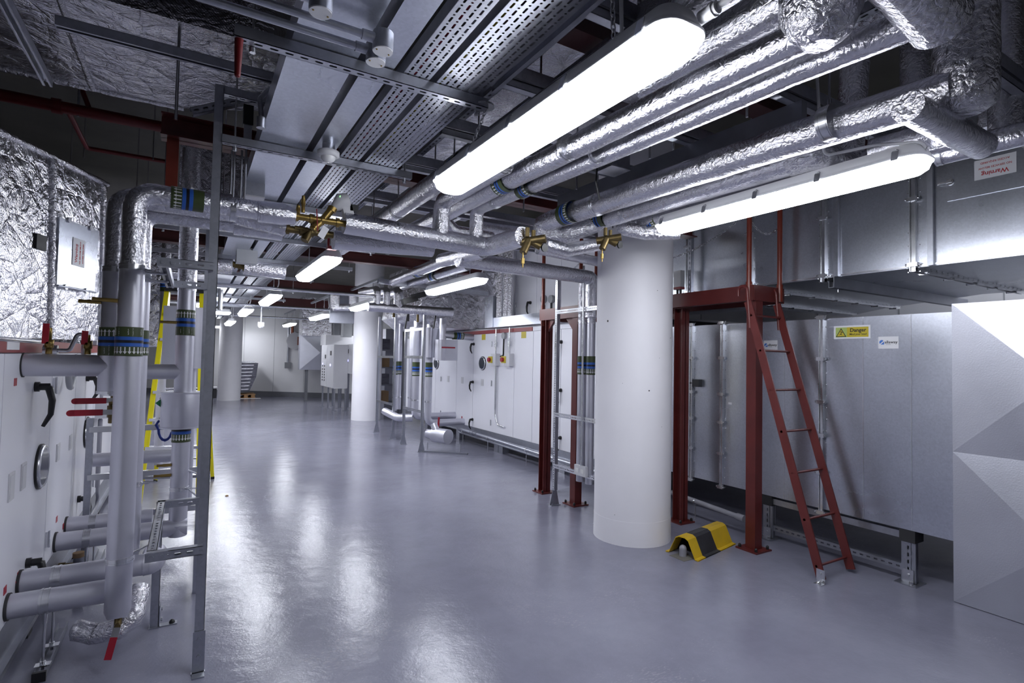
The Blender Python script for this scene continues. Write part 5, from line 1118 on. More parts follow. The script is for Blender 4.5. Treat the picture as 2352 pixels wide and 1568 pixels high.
# ---------------------------------------------------------------- header crossing the picture
h1 = pipe('insulated_pipe', 'large foil header right of the brass valves, bending into the branch pipe', 'pipe', [('foil_lagging', FO, bend([UY(yh, 790, 512), UY(yh, 1120, 568)+V(.0, 0, 0), UY(2.97, 1201, 543)], .075), .066)], UY(yh, 790, 520), 'foil header pipes')
pipe('insulated_pipe', 'lower foil pipe right of the brass valves with a square cut end', 'pipe', [('foil_lagging', FO, [UY(3.6, 765, 551), UY(3.6, 992, 570)], .062)], UY(3.6, 765, 560), 'foil header pipes')
pipe('insulated_pipe', 'slim foil pipe between the header and the square-cut pipe', 'pipe', [('foil_lagging', FO, [UY(3.75, 800, 540), UY(3.75, 1000, 556)], .05)], UY(3.7, 800, 540), 'foil header pipes')
pipe('insulated_pipe', 'large foil pipe left of the brass valves with a crumpled end', 'pipe', [('foil_lagging', FO, [V(.30, 3.36, 2.36), UY(yh, 650, 492), UY(yh, 678, 498)], [.060, .062, .045])], UY(yh, 480, 470), 'foil header pipes', (), [(UY(yh, 535, 482), (1, 0, 0), .062, None), ])
pipe('insulated_pipe', 'second foil pipe left of the brass valves, under the large one', 'pipe', [('foil_lagging', FO, [V(.20, 3.48, 2.35), UY(3.48, 655, 522)], .055)], UY(3.5, 480, 470), 'foil header pipes')
pipe('insulated_pipe', 'lowest foil pipe left of the brass valves', 'pipe', [('foil_lagging', FO, [V(.20, 3.66, 2.32), UY(3.66, 648, 535)], .05)], UY(3.7, 480, 470), 'foil header pipes')
# brass valves
def yvalve(parent, a, b_, r, nm='valve_body', mat='brass'):
    a, b_ = V(a), V(b_); d = (b_-a); m = MB(); m.tube([a, b_], r, 12)
    for t_ in (.05, .32, .55, .85): c = a+d*t_; m.tube([c-d*.03, c+d*.03], r*1.45, 8)
    m.build(nm, mat, parent)
vt = thing('valve_assembly', 'cluster of brass valves and strainers joining the foil headers', 'valve', UY(yh, 730, 560))
a, b_ = UY(yh, 676, 496), UY(yh, 792, 514); yvalve(vt, a, b_, .020)
m = MB(); c = a.lerp(b_, .55); m.tube([c, c+V(.05, -.01, .075)], .022, 10); m.tube([c+V(.045, -.01, .06), c+V(.055, -.01, .085)], .028, 8); m.tube([c, c+V(-.05, -.01, -.055)], .020, 10); m.tube([c+V(-.035, 0, -.04), c+V(-.055, 0, -.065)], .025, 8); m.build('strainer_leg', 'brass', vt)
q = c+V(.105, -.0, .13); m = MB(); m.tube([q-V(.045, 0, .045), q+V(0, 0, 0), q+V(.04, 0, .015)], [.022, .052, .045], 18); m.bar(q+V(.03, -.0, -.02), q+V(.05, 0, -.09), .06, .05, (0, 1, 0)); act = m.build('actuator', 'lamp_housing', vt)
m = MB(); m.disc(q+V(-.015, -.04, .02), (0, -1, .2), .005, .004, 8); m.build('status_light', 'indicator_green', act)
m = MB(); m.bar(q+V(.075, -.0, -.01), q+V(.075, 0, -.05), .05, .05, (0, 1, 0)); plabel(m.build('end_cap', 'black_plastic', vt), 'black plastic strut end cap')
for px, py, hh in ((685, 490, .05), (696, 488, .10)):
    p = UY(yh, px, py); m = MB(); m.tube([p, p+V(0, 0, hh*.5), p+V(0, 0, hh*.5), p+V(0, 0, hh)], [.011, .011, .014, .009], 8); m.build('test_point', 'brass', vt)
a2_, b2_ = UY(3.5, 655, 525), UY(3.5, 765, 540); yvalve(vt, a2_, b2_, .022, 'lower_valve_body', 'bronze')
c = a2_.lerp(b2_, .5); m = MB(); m.tube([c, c+V(-.03, -.01, -.06)], .026, 10); m.tube([c+V(.02, 0, 0), c+V(.03, 0, .09)], .022, 10); m.tube([a2_+V(.05, -.02, .01), a2_+V(.13, -.02, .008)], .013, 6); m.build('strainer_leg', 'bronze', vt)
p = UY(3.3, 738, 528); m = MB(); m.prism([p+V(-.02, 0, -.035), p+V(.012, 0, -.055), p+V(.045, 0, .01), p+V(.012, 0, .03)], (0, -.002, 0)); plabel(m.build('paper_tag', 'paper', vt), 'creased white paper tag'); 
m = MB(); m.tube([p+V(-.02, 0, -.01), p+V(-.03, 0, .12)], .003, 5); m.build('tag_tie', 'lever_red', vt)
# second and third valve sets on the right
def valve_small(label, px, py, Y_, s=1.):
    p = UY(Y_, px, py); t = thing('valve_assembly', label, 'valve', p-V(0, 0, .1)); m = MB(); m.tube([p+V(-.05, .05, -.01)*s, p+V(.06, -.06, .01)*s], .024*s, 12); m.tube([p+V(-.01, 0, 0)*s, p+V(-.045, 0, -.07)*s], .022*s, 10); m.tube([p, p+V(.05, -.03, -.03)*s], .022*s, 10)
    m.tube([p+V(-.02, 0, .02)*s, p+V(-.02, 0, .07)*s], .012*s, 8); m.tube([p+V(.02, 0, .02)*s, p+V(.02, 0, .06)*s], .012*s, 8); m.build('valve_body', 'bronze', t)
    m = MB(); m.tube([p+V(-.045, 0, -.07)*s, p+V(-.045, 0, -.15)*s], .004*s, 6); m.tube([p+V(-.045, 0, -.10)*s, p+V(-.045, 0, -.13)*s], .010*s, 8); m.build('drain_cock', 'brass', t)
    m = MB(); m.disc(p+V(.07, -.03, -.035)*s, (.1, -1, -.1), .022*s, .012, 16); m.tube([p+V(.05, -.03, -.03)*s, p+V(.07, -.03, -.035)*s], .01, 8); plabel(m.build('handwheel', 'black_plastic', t), 'black round handwheel'); return t
valve_small('brown valve set with black handwheel between the header and the right foil pipes', 1218, 553, 2.95, 1.2)
valve_small('brown valve set hanging above the foreground column', 1396, 549, 2.9, 1.1)
# pipes around the valve sets
pipe('insulated_pipe', 'short foil pipe between the handwheel valve and the column top', 'pipe', [('foil_lagging', FO, [UY(3.2, 1250, 560), UY(3.2, 1300, 575), UY(3.2, 1378, 560)], .05)], UY(3.2, 1250, 560), 'foil header pipes')
pipe('insulated_pipe', 'foil loop joining the two right pipes at their far ends', 'pipe', [('foil_lagging', 'foil_rough', bend([V(2.27, 3.40, ZP-.03), V(2.27, 3.44, ZP-.09), V(2.42, 3.30, ZP-.10), V(2.60, 3.12, ZP-.02)], .04), .062)], V(2.27, 3.4, ZP-.1), 'foil header pipes')
pipe('insulated_pipe', 'rounded foil pipe end right above the foreground column', 'pipe', [('foil_lagging', 'foil_rough', bend([V(2.885, 3.03, ZP), V(2.70, 3.05, ZP-.05), V(2.86, 2.9, ZP-.10), V(3.02, 2.72, ZP-.11)], .035), .052)], V(2.8, 3.0, ZP-.1), 'foil header pipes')
pipe('insulated_pipe', 'foil pipe end beneath the header, square-cut towards the far lights', 'pipe', [('foil_lagging', FO, [UY(4.6, 1015, 598), UY(3.9, 1110, 575)], .065)], UY(4.6, 1015, 598), 'foil header pipes')
pipe('insulated_pipe', 'large foil pipe crossing behind the column towards the far pipe risers', 'pipe', [('foil_lagging', FO, bend([V(1.95, 4.22, 2.405), V(3.50, 4.30, 2.395), V(3.50, 4.30, 1.99)], .07), .070)], V(2.15, 4.2, 2.4), 'foil header pipes')
pipe('insulated_pipe', 'small foil pipe above the large crossing pipe left of the column', 'pipe', [('foil_lagging', FO, [UY(3.9, 1235, 572), UY(3.9, 1380, 602)], .045)], UY(3.9, 1235, 575), 'foil header pipes')
pipe('insulated_pipe', 'thin foil elbow behind the header beside the two banded pipes', 'pipe', [('foil_lagging', FO, bend([UY(3.8, 1020, 505), UY(3.8, 1045, 530), UY(3.8, 1130, 545)], .04), .045)], UY(3.8, 1020, 505), 'foil header pipes')
pipe('insulated_pipe', 'dim foil pipe continuing behind the header to the right', 'pipe', [('foil_lagging', FO, [UY(4.3, 1085, 520), UY(4.3, 1235, 540)], .06)], UY(4.3, 1085, 520), 'foil header pipes')
# far continuation of D and E
pipe('insulated_pipe', 'shiny banded silver pipe in the distance, upper of two above the far light', 'pipe', [('metal_cladding', 'foil_smooth', [UZ(ZP, 1075, 577), UZ(ZP, 903, 646)], .062)], UZ(ZP, 1000, 610), 'distant silver pipes overhead', [(UZ(ZP, 963, 623), (0, -1, 0), .064, .2, True)])
pipe('insulated_pipe', 'shiny banded silver pipe in the distance, lower of two above the far light', 'pipe', [('metal_cladding', 'foil_smooth', [UZ(ZP, 1075, 610), UZ(ZP, 925, 657)], .055)], UZ(ZP, 1000, 630), 'distant silver pipes overhead', [(UZ(ZP, 997, 634), (0, -1, 0), .057, .18, True)])
# ================================================================ right plant
XR = 4.45
ar = thing('air_handling_unit', 'long white panelled plant unit along the right side behind the pipe racks', 'air handling unit', (5.2, 8, 0))
YA, YB = 4.42, 12.6
MB().box((XR+.018, YA, .30), (XR+1.7, YB, 1.985)).build('casing', 'white_panel', ar)
ysr = sorted([YA, YB] + [UX(XR, px, 900).y for px in (1287, 1223, 1180, 1086, 1048, 990)] + [10.6])
for i in range(len(ysr)-1): MB().box((XR, ysr[i]+.006, .305), (XR+.02, ysr[i+1]-.006, 1.98)).build('door_panel', 'white_panel', ar)
yq = UX(XR, 1223, 757).y; m = MB(); m.box((XR-.004, yq, 1.985), (XR+.02, 9.7, 2.045)); m.box((XR-.004, 4.45, 1.985), (XR+.02, 5.2, 2.045)); m.build('red_strip', 'signal_red', ar)
MB().box((XR, 5.22, 1.985), (XR+.02, yq-.01, 2.045)).build('top_strip', 'white_panel', ar)
MB().box((XR+.01, YA, 2.045), (XR+1.7, YB, 2.07)).build('top_cover', 'grey_panel', ar)
m = MB(); m.bar((XR+.03, YA, .24), (XR+.03, YB, .24), .05, .12); m.bar((XR+.0, YA, .19), (XR+.0, YB, .19), .04, .02); m.build('base_rail', 'galvanised', ar)
for y in (4.9, 6.05, 6.2, 7.75, 7.9, 9.4, 11): MB().box((XR-.02, y-.07, 0), (XR+.1, y+.07, .18)).build('foot', 'galvanised', ar)
lo = V(-1, 0, 0)
for px, py in ((1109, 834),): porthole(ar, UX(XR, px, py), lo, .118)
porthole(ar, UX(XR, 1003, 834), lo, .118)
for px, py in ((1089, 790), (1087, 877), (1086, 963), (1290, 785), (1289, 896), (1288, 1005)): dhandle(ar, UX(XR, px, py), lo, .17)
for px, py in ((1131, 790), (1130, 880), (1128, 970), (1014, 870), (1013, 948)): hinge(ar, UX(XR, px, py), lo)
for px, py in ((1030, 870), (1062, 873), (1108, 878)): plate(ar, UX(XR, px, py), lo, .09, .12)
for px, py, mt_ in ((1111, 774, 'sign_yellow'), (1203, 769, 'sign_yellow'), (1139, 775, 'paper'), (1139, 793, 'paper')):
    c = UX(XR, px, py); w_ = .14 if mt_ == 'sign_yellow' else .10; MB().box((XR-.002, c.y-w_/2, c.z-.05), (XR, c.y+w_/2, c.z+.05)).build('notice_label', mt_, ar)
for px, py in ((1034, 951), (1061, 958)):
    c = UX(XR, px, py); MB().box((XR-.002, c.y-.02, c.z-.02), (XR, c.y+.02, c.z+.02)).build('red_tag', 'lever_red', ar)
c = UX(XR, 1299, 754)
for k, (px, py, lab) in enumerate(((1138, 826, 'grey isolator with red and yellow switch, left one of two on the right plant'), (1169, 826, 'grey isolator with red and yellow switch, right one of two on the right plant'))):
    c = UX(XR, px+4, py); t = thing('isolator_switch', lab, 'switch', (XR-.05, c.y, c.z-.1)); MB().box((XR-.09, c.y-.10, c.z-.10), (XR, c.y+.06, c.z+.10)).build('box', 'grey_panel', t)
    MB().box((XR-.10, c.y+.0, c.z-.055), (XR-.088, c.y+.14, c.z+.055)).build('yellow_plate', 'sign_yellow', t) ; MB().disc((XR-.10, c.y+.08, c.z), (-1, 0, 0), .036, .035, 16).build('red_knob', 'lever_red', t)
    m = MB(); m.tube([(XR-.04, c.y-.02, c.z+.1), (XR-.04, c.y-.02, 2.06)], .013, 10); m.tube([(XR-.04, c.y-.02, c.z+.22), (XR-.04, c.y-.02, c.z+.30)], .028, 12)
    if k == 0: m.tube(bend([(XR-.03, c.y-.02, c.z-.1), (XR-.03, c.y-.02, .62), (XR-.03, c.y-.10, .46), (XR-.02, c.y-.32, .44)], .08), .013, 10); m.tube([(XR-.03, c.y-.02, c.z-.1), (XR-.03, c.y-.02, .70)], .017, 10)
    m.build('conduit', 'zinc_bright', t)
c = UX(XR, 1161, 771); t = thing('pressure_sensor', 'round grey pressure sensor on the right plant between the two conduits', 'sensor', (XR-.03, c.y, c.z-.05)); m = MB(); m.disc((XR, c.y, c.z), (-1, 0, 0), .055, .05, 18); m.build('body', 'grey_plastic', t); m = MB(); m.tube(bend([(XR-.03, c.y, c.z-.05), (XR-.05, c.y-.03, c.z-.2), (XR-.05, c.y-.03, c.z-.33), (XR-.03, c.y+.1, c.z-.34)], .04), .014, 8); m.build('hose', 'black_plastic', t)
# trunking above and upper module
tr = thing('cable_trunking', 'wide galvanised trunking running over the right plant and turning up', 'trunking', (XR-.1, 6.5, 2.07))
yt0 = UX(XR-.1, 1262, 740).y; yt1 = UX(XR-.1, 1122, 745).y
MB().box((XR-.10, 4.3, 2.075), (XR-.0, yt1, 2.235)).build('straight_run', 'galvanised_sheet', tr)
MB().box((XR-.12, yt1-.18, 2.075), (XR+.0, yt1+.10, 2.60)).build('vertical_run', 'galvanised_sheet', tr)
am = thing('air_handling_unit', 'white upper plant module above the trunking on the right', 'air handling unit', (5.3, 6, 2.25)); XM = 4.62
MB().box((XM, 4.35, 2.24), (XM+1.6, 8.0, 3.7)).build('casing', 'white_panel', am)
ysm = [4.35]+[UX(XM, px, 680).y for px in (1290, 1234, 1185)]+[8.0]
ysm = sorted(ysm)
for i in range(len(ysm)-1): MB().box((XM-.012, ysm[i]+.006, 2.25), (XM, ysm[i+1]-.006, 3.68)).build('door_panel', 'white_panel', am)
dhandle(am, UX(XM-.012, 1219, 695), lo, .20); hinge(am, UX(XM-.012, 1185, 700), lo)
MB().box((XM-.02, 4.35, 2.21), (XM+.1, 8.0, 2.25)).build('base_rail', 'grey_panel', am)
for i, px in enumerate((1172, 1252, 1270)):
    c = UX(XM-.012, px, 687); t = thing('pressure_sensor', 'round grey sensor on the upper white module, %s' % ('beside the foil risers', 'left of the strut rack', 'right of its twin behind the strut rack')[i], 'sensor', (c.x-.03, c.y, c.z-.1)); m = MB(); m.disc((c.x, c.y, c.z), (-1, 0, 0), .06, .05, 18); m.build('body', 'grey_plastic', t); m = MB(); m.tube([(c.x-.03, c.y, c.z-.05), (c.x-.03, c.y, c.z-.16)], .016, 8); m.build('cable_entry', 'black_plastic', t)
# foil risers and duct beyond
for i, (px, r_) in enumerate(((1150, .075), (1163, .055), (1172, .05))):
    q = UX(4.40, px, 700); pipe('insulated_pipe', 'vertical foil riser standing on the trunking, %s of three' % ('left and widest', 'middle', 'right')[i], 'pipe', [('foil_lagging', 'foil_rough', [V(4.40, q.y, 2.24), V(4.40, q.y, 3.6)], r_)], (4.4, q.y, 2.24), 'foil risers on the trunking')
t = thing('insulated_duct', 'bulging foil-wrapped duct over the far part of the right plant', 'duct', (4.3, 9.3, 2.08))
m = MB(); m.prism([V(3.45, 9.0, 2.32), V(3.75, 9.0, 2.10), V(4.55, 9.0, 2.08), V(4.92, 9.0, 2.3), V(4.75, 9.0, 2.9), V(4.75, 9.0, 3.3), V(3.6, 9.0, 3.3)], (0, 2.2, 0)); m.build('foil_wrap', 'foil_duct', t)
m = MB(); m.prism([V(4.6, 8.1, 2.10), V(5.3, 8.1, 2.10), V(5.3, 8.1, 3.3), V(4.6, 8.1, 3.3)], (0, .9, 0)); m.build('foil_side', 'foil_duct', t)
# low pipe along the right plant
t = thing('drain_pipe', 'long grey drain pipe low along the foot of the right plant', 'pipe', (4.3, 7, .2)); a, b_ = V(4.30, 9.1, .25), V(4.30, 4.5, .19)
MB().tube([a, b_], .028, 14).build('pipe_run', 'galvanised', t); MB().tube([V(4.36, 9.2, .17), V(4.36, 4.5, .13)], .018, 12).build('lower_run', 'galvanised', t)
for y in (8.9, 7.95, 6.75, 5.6, 4.8): m = MB(); m.tube([(4.30, y, 0), (4.30, y, .25)], .006, 8); m.tube([(4.3, y-.015, .22), (4.3, y+.015, .22)], .034, 14); m.build('support_stud', 'zinc_bright', t)
m = MB(); m.tube([(4.3, 8.6, .245), (4.3, 8.35, .24)], .036, 12); m.tube([(4.3, 8.52, .245), (4.3, 8.47, .24)], .046, 8); m.build('union', 'galvanised_dark', t)

# ================================================================ pipe racks
PZN = ['galvanised', 'punched_zinc']
def upright(m, x, y, z0, z1, face=(-1, 0, 0)):
    strut(m, (x, y, z0), (x, y, z1), face, .041, .041, 0, 1)
def rack(label, x, posts, bars, h, nm='strut_rack'):
    t = thing(nm, label, 'rack', (x, (posts[0]+posts[-1])/2, 0), 'slotted strut racks')
    for i, y in enumerate(posts):
        m = MB(); upright(m, x, y, .16, h[i] if isinstance(h, (list, tuple)) else h); m.build('upright', PZN, t)
        m = MB(); m.prism([V(x-.06, y, 0), V(x+.06, y, 0), V(x+.012, y, .22), V(x-.012, y, .22)], (0, .004, 0)); m.box((x-.06, y-.03, 0), (x+.06, y+.05, .006)); m.tube([(x-.04, y-.015, .006), (x-.04, y-.015, .02)], .01, 6); m.build('foot_bracket', 'galvanised', t)
    for z in bars:
        m = MB(); m.bar((x-.022, min(posts), z), (x-.022, max(posts), z), .002, .041, (0, 0, 1)); 
        o = m.build('crossbar', 'punched_zinc', t)
        m = MB(); m.bar((x-.01, min(posts), z+.02), (x-.01, max(posts), z+.02), .022, .002); m.bar((x-.01, min(posts), z-.02), (x-.01, max(posts), z-.02), .022, .002); m.build('crossbar_flange', 'galvanised', t)
    return t
rk = rack('strut rack left of the foreground column holding two banded pipes', 3.40, [4.0, 4.76], [2.065, .965, .42], [2.55, 2.50])
rack('farther strut rack, left of two before the far pipe risers', 3.33, [9.92, 10.96], [1.545, .645], 2.37)
rack('farther strut rack, right of two before the far pipe risers', 3.30, [8.38, 9.26], [1.55, .655, 2.02], [2.31, 2.04])
c = UX(3.38, 1338, 1080); t = thing('twin_socket', 'double power socket on the lowest rack bar beside the column', 'socket', (3.36, c.y, c.z-.05)); MB().box((3.345, c.y-.09, c.z-.05), (3.375, c.y+.09, c.z+.05)).build('plate', 'grey_panel', t)
m = MB(); m.box((3.341, c.y+.02, c.z-.02), (3.346, c.y+.06, c.z+.02)); m.box((3.341, c.y-.06, c.z-.02), (3.346, c.y-.02, c.z+.02)); m.build('outlet', 'lens_white', t)
m = MB(); m.tube([(3.36, c.y, c.z+.05), (3.36, c.y+.0, 2.5)], .010, 10); m.build('conduit', 'zinc_bright', t)
for i, (px, r_) in enumerate(((1337, .047), (1357, .042))):
    q = UX(3.52, px, 850); lab = 'silver pipe with a band inside the rack, %s' % ('left one beside the red post', 'right one against the column')[i]
    pipe('insulated_pipe', lab, 'pipe', [('metal_cladding', SC, [V(3.52, q.y, .30), V(3.52, q.y, 1.93)], r_), ('foil_lagging', 'foil_rough', [V(3.52, q.y, 1.93), V(3.52, q.y, 2.36)], r_+.003)], (3.52, q.y, .3), 'pipes in the near rack', [(V(3.52, q.y, 1.50), -up, r_, .19, True)], [(V(3.52, q.y, 2.02), up, r_)])
# far risers
def riser(label, px, py, Y_, r_, z0, zc, z1, bz, xm=None, grp='far silver risers behind the racks'):
    q = UY(Y_, px, py); x = q.x; pts = [V(x, Y_, zc), V(x, Y_, z0)]
    if xm: pts = bend([V(x, Y_, zc), V(x, Y_, z0), V(xm, Y_, z0)], .11)
    return pipe('insulated_pipe', label, 'pipe', [('metal_cladding', SC, pts, r_), ('foil_lagging', FO, [V(x, Y_, zc), V(x, Y_, z1)], r_*.95)], (x, Y_, z0), grp, [(V(x, Y_, bz), -up, r_, .26, True)] if bz else (), [(V(x, Y_, .75), up, r_)])
riser('far silver riser bending to the right plant, nearest of the low bends', 986, 820, 9.2, .062, .36, 2.1, 2.36, 1.33, XR)
riser('far silver riser bending to the right plant, second of the low bends', 956, 820, 9.6, .066, .44, 2.1, 2.7, 1.33, XR)
riser('slim far silver riser with a band, left of the two racks gap', 909, 820, 10.3, .045, .5, 2.2, 2.9, 1.33)
riser('slim far silver riser with a band, right of its slim twin', 918, 820, 10.5, .045, .5, 2.2, 2.9, 1.33)
riser('plain far silver riser between the banded ones', 945, 820, 10.2, .05, .5, 2.2, 2.8, None)
# valve boxes on far risers
def clad_box(label, px, Y_, r_, z0, z1, ext_=.12, dx=0):
    q = UY(Y_, px, 780); t = thing('valve_box', label, 'valve box', (q.x, Y_, z0)); m = MB(); m.tube([(q.x, Y_, z0), (q.x, Y_, z1)], r_, 24); m.build('cylinder', SC, t); MB().box((q.x, Y_-r_*.8, z0), (q.x+r_+ext_, Y_+r_*.8, z1)).build('side_box', 'stucco_sheet', t); return t, q
clad_box('silver valve box on the second far riser', 955, 9.5, .115, 1.58, 2.1, .0)
clad_box('silver valve box with a square side on the nearest far riser', 982, 9.1, .11, 1.55, 2.08, .16)
t, q = clad_box('short silver valve box with a red band in front of the right plant', 1012, 8.9, .10, 1.50, 1.87, .20)
m = MB(); m.box((q.x-.02, 8.9-.104, 1.72), (q.x+.24, 8.9-.10, 1.745)); m.build('red_lever', 'lever_red', t)
q = UY(8.9, 1017, 750)
pipe('insulated_pipe', 'silver drop pipe above the short valve box with a banded branch to the plant', 'pipe', [('metal_cladding', SC, [V(q.x, 8.9, 1.85), V(q.x, 8.9, 2.25)], .065), ('side_branch', SC, [V(q.x, 8.9, 1.97), V(XR+.02, 8.9, 1.93)], .062)], (q.x, 8.9, 1.85), None, [(V(4.15, 8.9, 1.95), (1, 0, 0), .063, .2, True)])
# low valve drum by the floor
t = thing('valve_box', 'silver drum on its side at floor level under the low bends', 'valve box', (3.9, 8.3, 0)); a = UZ(.28, 1030, 1000); a.z = .26
m = MB(); m.tube([a, a+V(-.12, .30, 0)], .12, 28); m.tube([a+V(-.1, .25, 0), a+V(-.22, .4, .02)], [.09, .07], 20); m.tube([a+V(-.10, .2, .0), a+V(-.14, .3, .18)], .06, 16); m.build('drum', SC, t)
m = MB(); m.bar(a+V(.05, .55, .05), a+V(.06, .55, .26), .03, .012, (0, 1, 0)); m.build('lever', 'lever_red', t)
m = MB(); m.bar((a.x-.35, a.y+.25, .012), (a.x+.22, a.y-.28, .012), .05, .024); m.build('floor_rail', 'galvanised_dark', t)
for dx_, dy_ in ((-.28, .2), (.12, -.2)): m = MB(); m.tube([(a.x+dx_, a.y+dy_, .02), (a.x+dx_, a.y+dy_, .16)], .01, 8); m.build('threaded_rod', 'zinc_bright', t)
pipe('insulated_pipe', 'low silver elbow joining the far risers near the floor', 'pipe', [('metal_cladding', SC, bend([V(3.25, 10.2, .5), V(3.35, 9.75, .42), V(3.6, 9.62, .42)], .08), .07)], (3.3, 9.9, .42))
# foil manifold above the racks
def man(label, pts, r_, rough='foil_pipe'): return pipe('insulated_pipe', label, 'pipe', [('foil_lagging', rough, pts, r_)], pts[0], 'foil manifold over the racks')
M0 = UY(8.0, 868, 710); M1 = UY(8.0, 1036, 713); zm = (M0.z+M1.z)/2
man('foil manifold running crosswise over the racks with a rounded right end', [V(M0.x-.15, 8.0, zm), V(M1.x-.03, 8.0, zm), V(M1.x+.02, 8.0, zm)], .068 if 0 else .07)
for i, (px, lab) in enumerate(((915, 'widest foil drop pipe entering the manifold over the racks'), (888, 'middle foil drop pipe entering the manifold'), (866, 'left foil drop pipe entering the manifold beside the far light'))):
    q = UY(8.0, px, 690); man(lab, bend([V(q.x, 8.0, zm), V(q.x, 8.0, 2.56), V(q.x, 8.9, 2.6)], .07), .07 if i == 0 else .055)
man('square foil loop hanging in front of the middle column, left leg', bend([UY(10.5, 770, 708), UY(10.5, 770, 666), UY(10.5, 812, 666), UY(10.5, 812, 700)], .08), .085, 'foil_rough')
man('lower foil pipe under the square foil loop', [UY(10.5, 765, 706), UY(10.5, 840, 706)], .07, 'foil_rough')
q = UY(10.8, 795, 685); tag(MB().box((q.x-.25, 11.0, 2.2), (q.x+.22, 11.1, 2.75)).build('grey_casing', 'galvanised_dark'), 'grey casing inside the square foil loop', 'box')
# cantilever arms
m = MB(); a, b_ = UY(7.4, 868, 645), UY(7.4, 1120, 675); strut(m, a, b_, (0, 0, -1), .06, .07); tag(m.build('strut_beam', GS), 'grey strut arm passing behind the second right light', 'strut')
for i, (px, py) in enumerate(((895, 690), (905, 705), (938, 715), (960, 717), (930, 690))):
    q = UY(8.3, px, py); tag(MB().tube([q, q+V(.0, 0, -.16)], .02, 10).build('vent_valve', ['black_plastic', 'bronze'][i % 2]), 'small valve under the foil manifold, %s from the left' % ('first', 'second', 'fourth', 'fifth', 'third')[i], 'valve')
for i, (px, py) in enumerate(((942, 690), (960, 680))):
    q = UY(7.6, px, py); t = thing('actuator', 'black valve actuator before the foil manifold, %s one' % ('lower left', 'upper right')[i], 'actuator', q); m = MB(); m.bar(q-V(.12, 0, .03), q+V(.10, 0, .04), .10, .08, (0, 0, 1)); m.build('body', 'black_plastic', t)
for i, px in enumerate((935, 1000)):
    q = UY(8.2, px, 740); m = MB(); m.tube(bend([q+V(.06, 0, .22), q+V(.0, 0, .1), q+V(-.03, 0, -.1)], .05), .014, 8); tag(m.build('hose', 'black_plastic'), 'black hose curving under the foil manifold, %s' % ('left one', 'right one by the tall upright')[i], 'hose')

# ================================================================ far end
def control_panel(label, X_, pxa, pxb, zt, zb, side):
    ya, yb_2 = UX(X_, pxa, 850).y, UX(X_, pxb, 850).y; y0, y1 = min(ya, yb_2), max(ya, yb_2)
    t = thing('control_panel', label, 'control panel', (X_+.2, (y0+y1)/2, 0)); MB().box((X_, y0, zb), (X_+side, y1, zt)).build('cabinet', 'grey_panel', t)
    ym = y0+(y1-y0)*.52
    for a, b_, n_ in ((y0, ym, 'door'), (ym, y1, 'door')): MB().box((X_-.015, a+.01, zb+.01), (X_, b_-.01, zt-.01)).build(n_, 'grey_panel', t)
    L_ = y1-y0
    for y in (y0+.05, y1-.05, (y0+y1)/2):
        for x in (X_+.04, X_+side-.04): m = MB(); m.bar((x, y, .006), (x, y, zb), .04, .04, (0, 1, 0)); m.bar((x-.06, y, .003), (x+.06, y, .003), .1, .006); m.build('leg', 'galvanised', t)
    def knob(fy, z, mt_, sz, nm): c = V(X_-.016, y1-L_*fy, z); m = MB(); m.bar(c-V(0, sz/2, 0), c+V(0, sz/2, 0), .02, sz*.9, (0, 0, 1)); m.build(nm, mt_, t)
    return t, knob, zt, zb
t, kn, zt, zb = control_panel('taller grey control cabinet on strut legs, left one before the middle column', 3.45, 738.5, 767, 1.86, .63, .38)
for fy, z, mt_, sz, nm in ((.78, 1.62, 'black_plastic', .14, 'display'), (.36, 1.52, 'black_plastic', .12, 'rotary_switch'), (.76, 1.28, 'indicator_blue', .07, 'indicator_lamp'), (.14, 1.30, 'indicator_blue', .05, 'indicator_lamp')): kn(fy, z, mt_, sz, nm)
for r_ in range(6):
    for fy in (.14, .30): kn(fy, 1.22-.08*r_ if r_ else 1.24, 'black_plastic', .05, 'push_button')
t, kn, zt, zb = control_panel('shorter grey control cabinet with an orange switch, right one before the middle column', 3.85, 780, 811, 1.88, 1.05, .30)
for fy, z, mt_, sz, nm in ((.24, 1.74, 'safety_yellow', .12, 'rotary_switch'), (.66, 1.68, 'black_plastic', .13, 'display'), (.16, 1.42, 'indicator_blue', .06, 'indicator_lamp'), (.66, 1.42, 'indicator_blue', .06, 'indicator_lamp')): kn(fy, z, mt_, sz, nm)
for fy, z in ((.28, 1.42), (.16, 1.36), (.28, 1.36), (.16, 1.26), (.28, 1.26), (.16, 1.20), (.66, 1.36)): kn(fy, z, 'black_plastic', .045, 'push_button')
# diamond duct on a post with foil duct over it
Yd = 19.3
a, b_ = UY(Yd, 688, 849), UY(Yd, 760, 771)
t = thing('folded_duct', 'grey sheet duct with diamond folds standing on a single post at the far end', 'duct', ((a.x+b_.x)/2, Yd, 0)); MB().box((a.x, Yd+.03, a.z), (b_.x+.5, Yd+.35, b_.z)).build('casing', 'stucco_sheet', t)
x0, x1, z0, z1_ = a.x, b_.x+.5, a.z, b_.z; m = MB(); cp = V((x0+x1)/2-.1, Yd-.05, (z0+z1_)/2); cs = [V(x0, Yd+.03, z0), V(x1, Yd+.03, z0), V(x1, Yd+.03, z1_), V(x0, Yd+.03, z1_)]
for k in range(4): m.quad([cs[k], cs[(k+1) % 4], cp])
m.build('folded_panel', 'stucco_sheet', t)
q = UZ(0, 705, 918); m = MB(); m.bar((UY(Yd, 705, 880).x, Yd+.15, 0), (UY(Yd, 705, 880).x, Yd+.15, z0), .09, .09, (0, 1, 0)); m.build('post', 'plinth_grey', t)
a, b_ = UY(Yd-.1, 693, 770), UY(Yd-.1, 763, 706)
